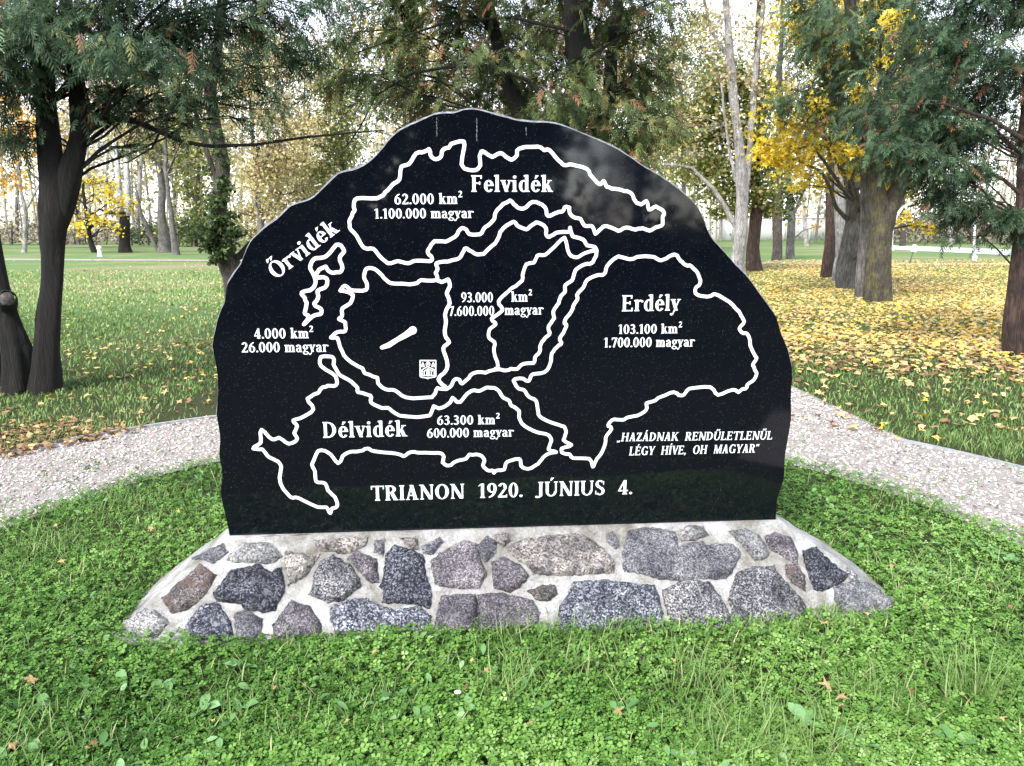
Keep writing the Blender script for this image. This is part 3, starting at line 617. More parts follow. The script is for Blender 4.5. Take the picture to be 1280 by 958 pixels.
def m_ground(t, p):
    v = coords(t)
    g1 = ramp(t, [(.3, (.022, .048, .010)), (.5, (.045, .095, .018)), (.7, (.095, .15, .035))], noi(t, 1.2, 8, .75, v))
    soil = ramp(t, [(.35, (.012, .009, .006)), (.5, (.045, .033, .023)), (.65, (.11, .08, .055))], noi(t, 34, 8, .8, v))
    pm = ramp(t, [(.50, (0, 0, 0)), (.62, (1, 1, 1))], noi(t, .45, 4, .6, v))
    c = mix(t, mth(t, 'MULTIPLY', pm, .6), g1, soil)
    fineg = ramp(t, [(.35, (.5, .55, .5)), (.65, (1.25, 1.25, 1.2))], noi(t, 60, 3, .8, v))
    c = mix(t, 1., c, fineg, 'MULTIPLY')
    # the near part is bare dark soil under the plants
    geo = t.nodes.new('ShaderNodeNewGeometry'); sx = t.nodes.new('ShaderNodeSeparateXYZ'); t.links.new(geo.outputs['Position'], sx.inputs[0])
    far = ramp(t, [(.0, (0, 0, 0)), (1, (1, 1, 1))], mth(t, 'MULTIPLY', mth(t, 'SUBTRACT', sx.outputs[1], 9.), 1 / 10.))
    near = mix(t, .45, soil, (.03, .06, .012))
    # pale dry grass and fallen leaf tone further off
    dry = mix(t, ramp(t, [(.48, (0, 0, 0)), (.62, (.75, .75, .75))], noi(t, .11, 5, .65, v)), (.10, .17, .06), (.24, .20, .12))
    fleck = mix(t, ramp(t, [(.60, (0, 0, 0)), (.66, (1, 1, 1))], noi(t, 5.5, 4, .8, v)), dry, (.36, .28, .13))
    t.links.new(mix(t, far, mix(t, mth(t, 'MULTIPLY', far, 0), near, c), fleck), p.inputs['Base Color'])
    p.inputs['Roughness'].default_value = 1; p.inputs['Specular IOR Level'].default_value = .1
    bump(t, p, noi(t, 40, 4, .8, v), .6, .03)
MG = M('lawn_ground', m_ground)
def strip(name, mat, P, z, kind='structure', parent=None):
    me = bpy.data.meshes.new(name); me.from_pydata([(x, y, z) for x, y in P], [], [list(range(len(P)))]); o = link(name, me, mat, parent); o['kind'] = kind; return o
gv = [(-2500, -2500, 0), (2500, -2500, 0), (2500, 2500, 0), (-2500, 2500, 0)]
me = bpy.data.meshes.new('ground'); me.from_pydata(gv, [], [[0, 1, 2, 3]]); link('ground', me, MG)['kind'] = 'structure'
def m_sand(t, p):
    t.links.new(ramp(t, [(.3, (.16, .14, .125)), (.7, (.38, .355, .33))], noi(t, 60, 6, .75)), p.inputs['Base Color']); p.inputs['Roughness'].default_value = 1
    bump(t, p, noi(t, 70, 4, .7), .8, .02)
MSAND = M('path_sand', m_sand)
V = []; F = []; n = 128
for i in range(n):
    an = -PI * .24 + PI * 1.48 * i / (n - 1)
    V.append((IX + RI * math.cos(an), IY + RI * math.sin(an), .006)); V.append((CX + RO * math.cos(an), CY + RO * math.sin(an), .006))
F = [[2 * i, 2 * i + 1, 2 * i + 3, 2 * i + 2] for i in range(n - 1)]
b0 = len(V)
for t_, s_ in ((-2.0, -.05), (9, 0), (9, 1.25), (-2.0, 1.25)):
    q = np.array([PA.x, PA.y]) + BD * t_ + BNn * s_; V.append((q[0], q[1], .003))
F.append([b0 + i for i in range(4)])
me = bpy.data.meshes.new('gravel_path'); me.from_pydata(V, [], F); link('gravel_path', me, MSAND)['kind'] = 'structure'
# edging board along the outside of the round path, broken where the side path leaves
V = []; F = []; k = 0
for i in range(200):
    a0, a1 = 2 * PI * i / 200, 2 * PI * (i + 1) / 200
    am = (a0 + a1) / 2
    if math.sin(am) < -.68: continue
    if branch(np.array([CX + (RO + .1) * math.cos(am)]), np.array([CY + (RO + .1) * math.sin(am)]))[0]: continue
    o_ = len(V); zz = .024 + .006 * noise.noise(Vector((am * 3, 0, 0)))
    for an in (a0, a1):
        for r, z in ((RO, -.02), (RO, zz), (RO + .035, zz), (RO + .035, -.02)): V.append((CX + r * math.cos(an), CY + r * math.sin(an), z))
    F += [[o_ + j, o_ + 4 + j, o_ + 5 + j, o_ + 1 + j] for j in range(3)] + [[o_, o_ + 1, o_ + 2, o_ + 3], [o_ + 7, o_ + 6, o_ + 5, o_ + 4]]
me = bpy.data.meshes.new('path_kerb'); me.from_pydata(V, [], F)
link('path_kerb', me, M('kerb_grey', lambda t, p: t.links.new(ramp(t, [(.3, (.16, .165, .17)), (.7, (.36, .37, .38))], noi(t, 25, 5, .7)), p.inputs['Base Color'])))['kind'] = 'structure'

# pebbles
def m_peb(t, p):
    at_ = N(t, 'ShaderNodeAttribute', attribute_name='tint')
    c = ramp(t, [(0, (.07, .06, .06)), (.07, (.22, .19, .18)), (.3, (.34, .29, .265)), (.6, (.49, .43, .40)), (.92, (.65, .60, .57)), (.97, (.40, .27, .21)), (1, (.33, .19, .14))], at_.outputs['Fac'])
    t.links.new(mix(t, .5, c, mix(t, 1., c, ramp(t, [(.3, (.7, .7, .7)), (.7, (1.15, 1.15, 1.15))], noi(t, 120, 4, .7)), 'MULTIPLY')), p.inputs['Base Color']); p.inputs['Roughness'].default_value = .85
MP = M('pale_gravel', m_peb)
n = 105000
x = rng.uniform(-4.4, 4.4, n); y = rng.uniform(.9, 9.5, n); keep = pathmask(x, y) & (np.abs(x) < .82 * y + .7)
keep &= rng.random(n) < np.clip(1.25 - y * .06, .3, 1)
keep &= ~(fbm(x, y, 1.7, 5) > .76)
x, y = x[keep], y[keep]; n = len(x)
T = [(math.cos(k * PI / 2) * .5, math.sin(k * PI / 2) * .5, 0) for k in range(4)] + [(math.cos(k * PI / 2 + .6) * .34, math.sin(k * PI / 2 + .6) * .34, .36) for k in range(4)]; T = np.array(T)
Fq = []
for k in range(4): j = (k + 1) % 4; Fq += [[k, j, 4 + k], [j, 4 + j, 4 + k]]
Fq += [[4, 5, 6], [4, 6, 7]]
sc_ = rng.uniform(.011, .028, n) * np.where(rng.random(n) < .06, 1.5, 1)
V, F, t_ = scatter(T, [np.array(Fq)], np.c_[x, y, np.full(n, .004) + rng.uniform(-.002, .006, n)], rotm(rng.uniform(0, 6.3, n), rng.normal(0, .25, n), rng.normal(0, .25, n)), np.c_[sc_, sc_ * rng.uniform(.6, 1, n), sc_ * rng.uniform(.5, 1, n)], rng.random(n))
tag(npmesh('gravel', V, F, MP, tint=t_), 'pale crushed stone gravel covering the curved path', 'gravel', kind='stuff')
print('pebbles', n)

# ------------------------------------------------------------------ leaf materials
def leafmat(name, stops, trans=.35, rough=.55, var=0.):
    m = bpy.data.materials.new(name); m.use_nodes = True; t = m.node_tree; p = t.nodes['Principled BSDF']
    at_ = N(t, 'ShaderNodeAttribute', attribute_name='tint')
    c = ramp(t, stops, at_.outputs['Fac'])
    t.links.new(c, p.inputs['Base Color']); p.inputs['Roughness'].default_value = rough; p.inputs['Specular IOR Level'].default_value = .25
    tr = t.nodes.new('ShaderNodeBsdfTranslucent'); t.links.new(c, tr.inputs['Color'])
    mx = t.nodes.new('ShaderNodeMixShader'); mx.inputs[0].default_value = trans
    t.links.new(p.outputs[0], mx.inputs[1]); t.links.new(tr.outputs[0], mx.inputs[2]); t.links.new(mx.outputs[0], t.nodes['Material Output'].inputs['Surface'])
    return m
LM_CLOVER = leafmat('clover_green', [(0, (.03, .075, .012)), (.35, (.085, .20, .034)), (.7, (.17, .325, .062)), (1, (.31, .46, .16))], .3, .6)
LM_GRASS = leafmat('grass_green', [(0, (.05, .11, .022)), (.5, (.15, .255, .065)), (.85, (.27, .35, .14)), (.93, (.36, .36, .17)), (1, (.48, .42, .26))], .3)
LM_WEED = leafmat('weed_leaf', [(0, (.06, .15, .04)), (.6, (.12, .25, .08)), (1, (.22, .36, .17))], .2, .6)
LM_FALL = leafmat('fallen_leaf', [(0, (.08, .04, .02)), (.2, (.24, .14, .07)), (.4, (.46, .31, .15)), (.6, (.70, .49, .20)), (.78, (.80, .53, .10)), (.9, (.82, .46, .04)), (1, (.80, .60, .30))], .2, .6)
LM_THUJA = leafmat('arborvitae_green', [(0, (.018, .040, .020)), (.35, (.045, .085, .040)), (.65, (.085, .145, .070)), (.88, (.15, .22, .11)), (.93, (.20, .22, .08)), (.96, (.20, .09, .045)), (1, (.26, .13, .07))], .3, .6)
LM_THUJA2 = leafmat('arborvitae_yellow_green', [(0, (.022, .036, .012)), (.35, (.055, .080, .025)), (.65, (.10, .14, .045)), (.88, (.17, .22, .07)), (.93, (.22, .20, .07)), (.96, (.22, .10, .045)), (1, (.28, .14, .07))], .3, .6)
LM_YELLOW = leafmat('yellow_leaf', [(0, (.30, .24, .03)), (.3, (.62, .42, .03)), (.7, (.88, .70, .06)), (1, (.92, .82, .30))], .6)
LM_ORANGE = leafmat('orange_leaf', [(0, (.34, .16, .03)), (.5, (.72, .40, .06)), (1, (.85, .60, .20))], .45)
LM_OLIVE = leafmat('olive_leaf', [(0, (.05, .075, .015)), (.45, (.14, .17, .045)), (.75, (.32, .30, .09)), (1, (.58, .50, .22))], .4)
LM_CREAM = leafmat('pale_leaf', [(0, (.16, .14, .06)), (.4, (.40, .34, .15)), (.75, (.60, .50, .26)), (1, (.72, .56, .42))], .4)
LM_BROWN = leafmat('brown_leaf', [(0, (.09, .06, .05)), (.5, (.22, .17, .14)), (1, (.40, .32, .26))], .3)
LM_DKGREEN = leafmat('dark_green_leaf', [(0, (.015, .030, .010)), (.6, (.05, .085, .025)), (1, (.13, .17, .05))], .25)

# ------------------------------------------------------------------ ground cover
def frust(x, y, m=.9): return np.abs(x) < (.70 * y + m)
# clover: three leaflets, each a folded quad pair
def clover_T():
    V = []; F = []
    for k in range(3):
        a0 = k * 2 * PI / 3; ca, sa = math.cos(a0), math.sin(a0)
        for (u, v, z) in ((.03, 0, 0), (.32, -.24, .07), (.56, 0, .02), (.32, .24, .07)): V.append((u * ca - v * sa, u * sa + v * ca, z))
        F.append([k * 4, k * 4 + 1, k * 4 + 2, k * 4 + 3])
    return np.array(V), [np.array(F)]
CT, CF = clover_T()
def heightf(x, y): return .35 + 1.3 * fbm(x, y, 2.2, 3)
n = 130000
# sample denser near the camera
u = rng.random(n); y = 1.75 + (6.0 - 1.75) * u ** 1.75; x = rng.uniform(-1, 1, n) * (.72 * y + .35)
patch = fbm(x, y, 1.1, 11); wear = fbm(x, y, .9, 21)
keep = (~ragged(x, y) | (rng.random(n) < .012 * (1 + 5 * (fbm(x, y, 2.4, 23) > .62)))) & (rout(x, y) < RO) & ~branch(x, y) & ~basemask(x, y, -.02) & (patch + rng.normal(0, .07, n) > .17)
x, y, patch = x[keep], y[keep], patch[keep]; n = len(x)
nb = basemask(x, y, .10)
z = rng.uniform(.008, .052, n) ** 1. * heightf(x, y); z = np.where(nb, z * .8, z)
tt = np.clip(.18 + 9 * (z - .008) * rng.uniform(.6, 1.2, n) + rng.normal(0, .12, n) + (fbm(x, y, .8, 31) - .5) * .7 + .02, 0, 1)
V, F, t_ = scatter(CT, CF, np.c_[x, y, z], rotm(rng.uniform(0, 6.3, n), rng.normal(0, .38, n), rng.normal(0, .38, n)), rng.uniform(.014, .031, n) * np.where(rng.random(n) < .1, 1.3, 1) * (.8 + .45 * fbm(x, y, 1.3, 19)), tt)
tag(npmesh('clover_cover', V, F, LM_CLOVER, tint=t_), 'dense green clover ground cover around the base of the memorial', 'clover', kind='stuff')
print('clover', n)
def blade_set(x, y, ln, lean, wd, tint, z0=0., short=False):
    """each blade: 2 quads + tip tri"""
    n = len(x); T = np.array([(-.5, 0, 0), (.5, 0, 0), (.42, .12, .42), (-.42, .12, .42), (.30, .42, .76), (-.30, .42, .76), (0, .80, .96)])
    Fs = [np.array([[0, 1, 2, 3], [3, 2, 4, 5]]), np.array([[5, 4, 6]])]
    if short: T = np.array([(-.5, 0, 0), (.5, 0, 0), (.38, .3, .6), (-.38, .3, .6), (0, .80, .96)]); Fs = [np.array([[0, 1, 2, 3]]), np.array([[3, 2, 4]])]
    M_ = rotm(rng.uniform(0, 6.3, n), rng.normal(0, .12, n), rng.normal(0, .2, n))
    return scatter(T, Fs, np.c_[x, y, np.full(n, z0)], M_, np.c_[wd, ln * lean, ln], tint)
parts = []
n = 42000
u = rng.random(n); y = 1.75 + 4.2 * u; x = rng.uniform(-1, 1, n) * (.72 * y + .35)
g = fbm(x, y, 1.4, 41); keep = ~ringmask(x, y) & ~basemask(x, y, .0) & (rng.random(n) < np.clip((g - .35) * 3, .06, 1))
x, y = x[keep], y[keep]; n = len(x)
parts.append(blade_set(x, y, rng.uniform(.035, .085, n), rng.uniform(.2, 1.3, n), rng.uniform(.003, .0065, n), np.clip(rng.random(n) ** 1.2, 0, 1)))
def tuft(cx, cy, k, rad, l0, l1, w0=.004):
    x = cx + rng.normal(0, rad, k); y = cy + rng.normal(0, rad, k)
    return blade_set(x, y, rng.uniform(l0, l1, k), rng.uniform(.3, 1.2, k), rng.uniform(w0 * .7, w0 * 1.3, k), rng.uniform(.3, .88, k))
for (px, py, k, r_, l0, l1) in ((640, 790, 160, .10, .06, .13), (560, 780, 80, .08, .05, .10), (760, 790, 120, .12, .05, .12), (870, 860, 70, .06, .08, .16), (900, 925, 220, .12, .07, .15), (1010, 945, 240, .12, .07, .15), (1220, 880, 90, .05, .14, .26),
        (1030, 775, 90, .04, .05, .10), (640, 870, 110, .06, .08, .15), (60, 690, 120, .1, .05, .1), (40, 930, 120, .1, .06, .13), (330, 600, 60, .08, .05, .09), (1190, 740, 200, .14, .06, .14), (720, 850, 90, .06, .07, .14), (480, 790, 60, .06, .05, .09), (160, 640, 100, .1, .06, .12), (1100, 880, 80, .08, .08, .15), (960, 790, 60, .05, .04, .08)):
    q = G(px, py); parts.append(tuft(q.x, q.y, k, r_, l0, l1))
V, F, t_ = join(parts); tag(npmesh('near_grass', V, F, LM_GRASS, tint=t_), 'longer grass blades growing through the clover in front of the memorial', 'grass', kind='stuff')
# second belt: lawn beyond the path
n = 140000
r_ = 5.0 + (30 - 5.0) * rng.random(n) ** 1.7; x = rng.uniform(-1, 1, n) * (.72 * r_ + 1.2); y = r_
g = fbm(x, y, .6, 51); bare = fbm(x, y, .45, 52)
leafy = np.clip((x * .75 + y * .10 - 1.5) / 4, 0, 1)          # to the right the ground lies under leaves
keep = ~pathmask(x, y) & (np.hypot(x, y - CY) > RO) & (rng.random(n) < np.clip(1.5 - 1.8 * (bare > np.where((x < 0) & (y < 9), .66, .72)) - leafy * (y > 8.5) * .75, .12, 1))
x, y = x[keep], y[keep]; n = len(x)
far = np.clip((y - 5) / 15, 0, 1)
V, F, t_ = blade_set(x, y, rng.uniform(.025, .055, n) * (1 + far * .6), rng.uniform(.3, 1.3, n), rng.uniform(.005, .010, n) * (1 + 2.6 * far), np.clip(rng.random(n) * .75 + (fbm(x, y, .35, 61) - .5) * .5 + .1 * (rng.random(n) < .1) + far * .28, 0, .97), short=True)
tag(npmesh('lawn_grass', V, F, LM_GRASS, tint=t_), 'short patchy lawn grass beyond the gravel path', 'grass', kind='stuff')
print('lawn', n)
# broad-leaved weeds
def weed_T():
    V = [(0, 0, 0)]; prof = [(.16, .10, .03), (.38, .22, .09), (.62, .26, .13), (.84, .16, .11), (1, 0, .05)]; F = []
    for u, w_, z in prof: V += [(u, -w_, z + .05), (u, 0, z), (u, w_, z + .05)]
    F3 = [[0, 1, 2], [0, 2, 3]]; F4 = []
    for i in range(len(prof) - 1):
        a_ = 1 + 3 * i; F4 += [[a_, a_ + 3, a_ + 4, a_ + 1], [a_ + 1, a_ + 4, a_ + 5, a_ + 2]]
    return np.array(V), [np.array(F3), np.array(F4)]
WT, WF = weed_T()
n = 900; y = 1.8 + 3.6 * rng.random(n); x = rng.uniform(-1, 1, n) * (.72 * y + .2)
keep = ~ringmask(x, y) & ~basemask(x, y, .06) & (fbm(x, y, 2., 71) > .45); x, y = x[keep], y[keep]
x = np.repeat(x, 2) + rng.normal(0, .012, 2 * len(x)); y = np.repeat(y, 2) + rng.normal(0, .012, len(x)); n = len(x)
parts = [scatter(WT, WF, np.c_[x, y, rng.uniform(.02, .045, n)], rotm(rng.uniform(0, 6.3, n), rng.normal(0, .3, n), -np.abs(rng.normal(.1, .35, n))), rng.uniform(.022, .05, n), rng.random(n))]
for px, py in ((1245, 690), (1260, 700), (1230, 680), (1150, 715), (1090, 745), (200, 860), (160, 850), (60, 875), (300, 830), (255, 880), (520, 890), (130, 625), (1080, 930), (1190, 920), (860, 950), (300, 880), (1170, 800), (210, 745), (1000, 900)):
    q = G(px, py, .05); k = 6
    parts.append(scatter(WT, WF, np.c_[q.x + rng.normal(0, .012, k), q.y + rng.normal(0, .012, k), np.full(k, .03)], rotm(rng.uniform(0, 6.3, k), rng.normal(0, .2, k), -rng.uniform(.0, .5, k)), rng.uniform(.04, .075, k), rng.uniform(.2, .9, k)))
V, F, t_ = join(parts); tag(npmesh('broadleaf_weeds', V, F, LM_WEED, tint=t_), 'broad grey green weed leaves scattered through the clover', 'weeds', kind='stuff')
# fallen leaves
def maple_T():
    pts = []; R_ = [.5, .2, .42, .2, .36, .13, .08, .13, .36, .2, .42, .2]
    for i, r in enumerate(R_):
        an = PI / 2 + i * 2 * PI / 12; pts.append((math.cos(an) * r, math.sin(an) * r, .10 * (r > .3) * (1 if i % 4 else -1) + .03 * math.sin(i * 2.)))
    V = [(0, 0, 0)] + pts; return np.array(V), [np.array([[0, 1 + i, 1 + (i + 1) % 12] for i in range(12)])]
MT, MF = maple_T()
QT = np.array([(0, -.5, .05), (.42, -.22, -.04), (.26, .12, .06), (.34, .44, -.02), (-.08, .34, .10), (-.44, .30, .0), (-.30, -.12, .09)]); QF = [np.array([[0, 1, 2], [2, 3, 4], [4, 5, 6], [0, 2, 6], [2, 4, 6]])]
parts = []
def litter(x, y, s0, s1, tint, T=QT, Fs=QF, z=.03, tilt=.35):
    n = len(x); return scatter(T, Fs, np.c_[x, y, np.full(n, z) + rng.uniform(0, .02, n)], rotm(rng.uniform(0, 6.3, n), rng.normal(0, tilt, n), rng.normal(0, tilt, n)), rng.uniform(s0, s1, n), tint)
# the yellow carpet to the right
n = 112000; y = 6.0 + 34 * rng.random(n) ** 1.5; x = -1.0 + (.74 * y + 3.0) * rng.random(n)
dens = np.clip((y - 8.0 + .20 * (x - 3)) / 4.2, .03, 1) * np.clip((x - .8 + (y - 14) * .10) / 2.2, 0, 1) * np.clip((46 - y) / 14, .25, 1)
dens *= np.clip(.35 + 1.7 * (fbm(x, y, .55, 81) - .18), .2, 1.25)
keep = (rng.random(n) < dens) & ~ringmask(x, y); x, y = x[keep], y[keep]; n = len(x)
bright = np.exp(-((y - 14.5) / 4.) ** 2) * np.clip((x - 3) / 4, 0, 1)
tt = np.clip(rng.normal(.47, .24, n) + .5 * (fbm(x, y, .35, 82) - .5) + .26 * bright + .12 * (y > 20), .02, 1)
parts.append(litter(x, y, .045, .105, tt, tilt=.25, z=.025))
# near strays with lobes
n = 650; y = 5.5 + 5 * rng.random(n); x = rng.uniform(-1, 1, n) * (.72 * y + .3); keep = ~ringmask(x, y) & (rng.random(n) < np.where(x > 1, 1, .35)); x, y = x[keep], y[keep]
parts.append(litter(x, y, .05, .12, np.clip(rng.normal(.42, .25, len(x)), 0, 1), MT, MF, .035, .3))
# brown litter on the left between trees and path
n = 32000; x = rng.uniform(-8, -.5, n); y = rng.uniform(5.2, 11, n)
dn = np.clip((fbm(x, y, .55, 91) - .44) * 7, .03, 1) * np.where(y < 8.4, 1, .35); keep = (rng.random(n) < dn) & (np.hypot(x, y - CY) > RO) & (np.abs(x) < .72 * y + 1); x, y = x[keep], y[keep]
parts.append(litter(x, y, .025, .065, np.clip(rng.normal(.20, .17, len(x)), 0, .9), z=.018))
n = 4200; y = 8 + 32 * rng.random(n) ** 1.2; x = -(.72 * y + 1) * rng.random(n) + 1; keep = rng.random(n) < np.clip(1.3 + x / y * 1.6, .2, 1); x, y = x[keep], y[keep]; parts.append(litter(x, y, .035, .08, np.clip(rng.normal(.5, .2, len(x)), 0, 1)))
# a few in the foreground and on the path
for px, py, s_, ti in ((990, 520, .07, .05), (1022, 520, .09, .02), (1040, 528, .07, .2), (1067, 533, .11, .5), (1052, 517, .13, .97), (1120, 547, .08, .9), (40, 850, .07, .3), (345, 860, .06, .45), (1035, 858, .08, .4), (1050, 872, .06, .35), (1085, 768, .05, .6), (1030, 780, .06, .4), (468, 815, .04, .45), (1020, 672, .06, .3), (100, 520, .09, .3), (250, 578, .05, .05), (55, 590, .06, .2), (225, 530, .06, .03), (1140, 865, .05, .1), (15, 935, .06, .3), (662, 905, .04, .3), (270, 460, .12, .7), (75, 460, .1, .8), (420, 770, .04, .3), (1130, 648, .06, .35)):
    q = G(px, py, .045); k = 1
    parts.append(scatter(MT, MF, np.array([[q.x, q.y, .05]]), rotm(rng.uniform(0, 6.3, 1), rng.normal(0, .3, 1), rng.normal(0, .3, 1)), np.array([s_]), np.array([ti])))
n = 220; x = rng.uniform(-4, 4, n); y = rng.uniform(2, 7.4, n); keep = ~basemask(x, y, .05) & (np.abs(x) < .75 * y + .3); x, y = x[keep], y[keep]
parts.append(litter(x, y, .02, .05, np.clip(rng.normal(.3, .2, len(x)), 0, 1), MT, MF, .045, .4))
V, F, t_ = join(parts); tag(npmesh('fallen_leaves', V, F, LM_FALL, tint=t_), 'yellow and brown fallen leaves spread over the lawn under the trees', 'leaf litter', kind='stuff')
print('fallen', len(t_))
# ------------------------------------------------------------------ trees
def m_bark(dark, mid, light, moss=None, sc=9):
    def f(t, p):
        v = coords(t); mp = t.nodes.new('ShaderNodeMapping'); mp.inputs['Scale'].default_value = (1, 1, .22); t.links.new(v, mp.inputs[0])
        n1 = noi(t, sc * 2.4, 8, .8, mp.outputs[0]); n2 = noi(t, sc * .35, 3, .6, v)
        rg = N(t, 'ShaderNodeTexWave', wave_type='BANDS', bands_direction='X', _Scale=sc * .9, _Distortion=14., _Detail=4., _Detail_Scale=1.6); t.links.new(mp.outputs[0], rg.inputs['Vector'])
        n1 = mth(t, 'ADD', mth(t, 'MULTIPLY', n1, .88), mth(t, 'MULTIPLY', rg.outputs['Fac'], .12))
        c = ramp(t, [(.36, dark), (.5, mid), (.63, light)], n1)
        c = mix(t, 1., c, ramp(t, [(.35, (.6, .6, .6)), (.65, (1.25, 1.25, 1.25))], n2), 'MULTIPLY')
        if moss:
            c = mix(t, ramp(t, [(.50, (0, 0, 0)), (.64, (.7, .7, .7))], noi(t, 6, 8, .8, v)), c, moss)
        t.links.new(c, p.inputs['Base Color']); p.inputs['Roughness'].default_value = .95
        bump(t, p, n1, 1., .09)
    return f
BK_DARK = M('dark_bark', m_bark((0.00234, 0.00195, 0.00156), (0.006825, 0.005265, 0.00429), (0.01657, 0.01268, 0.00975), (0.00975, 0.0117, 0.006825)))
BK_RED = M('reddish_bark', m_bark((0.012, 0.0072, 0.006), (0.045, 0.0252, 0.0192), (0.102, 0.06, 0.045)))
BK_GREY = M('grey_bark', m_bark((0.0558, 0.0527, 0.0496), (0.124, 0.1147, 0.1085), (0.2108, 0.1984, 0.186)))
BK_PALE = M('pale_bark', m_bark((0.112, 0.104, 0.096), (0.272, 0.256, 0.248), (0.448, 0.432, 0.416)))
BK_MOSS = M('mossy_bark', m_bark((0.0275, 0.022, 0.0165), (0.066, 0.055, 0.04125), (0.121, 0.099, 0.0715), (0.14, 0.14, 0.018)))
BK_BROWN = M('brown_bark', m_bark((0.0195, 0.0156, 0.013), (0.052, 0.04225, 0.03575), (0.1105, 0.091, 0.078)))

def spray_T():
    V = []; F = []
    def rh(x0, y0, ang, ln, wd, z0, z1):
        c, s_ = math.cos(ang), math.sin(ang); o = len(V)
        V.extend([(x0, y0, z0), (x0 + c * ln * .45 + s_ * wd, y0 + s_ * ln * .45 - c * wd, (z0 + z1) / 2), (x0 + c * ln, y0 + s_ * ln, z1), (x0 + c * ln * .45 - s_ * wd, y0 + s_ * ln * .45 + c * wd, (z0 + z1) / 2)])
        F.append([o, o + 1, o + 2, o + 3])
    for i in range(6):
        u = .12 + i * .145; zz = -.22 * u * u
        l_ = .36 * (1 - .55 * u) * (1.15 if i % 2 else .9)
        for sg in (-1, 1): rh(u, 0, sg * (.78 - .15 * u), l_, .030, zz, zz - .07 - .05 * (i % 3))
    rh(0, 0, 0, .55, .022, 0, -.07); rh(.5, 0, 0, .55, .030, -.055, -.30)
    return np.array(V), [np.array(F)]
SPT, SPF = spray_T()
LQ = np.array([(-.5, 0, 0), (0, -.36, .10), (.5, 0, 0), (0, .36, .10)]); LF = [np.array([[0, 1, 2, 3]])]

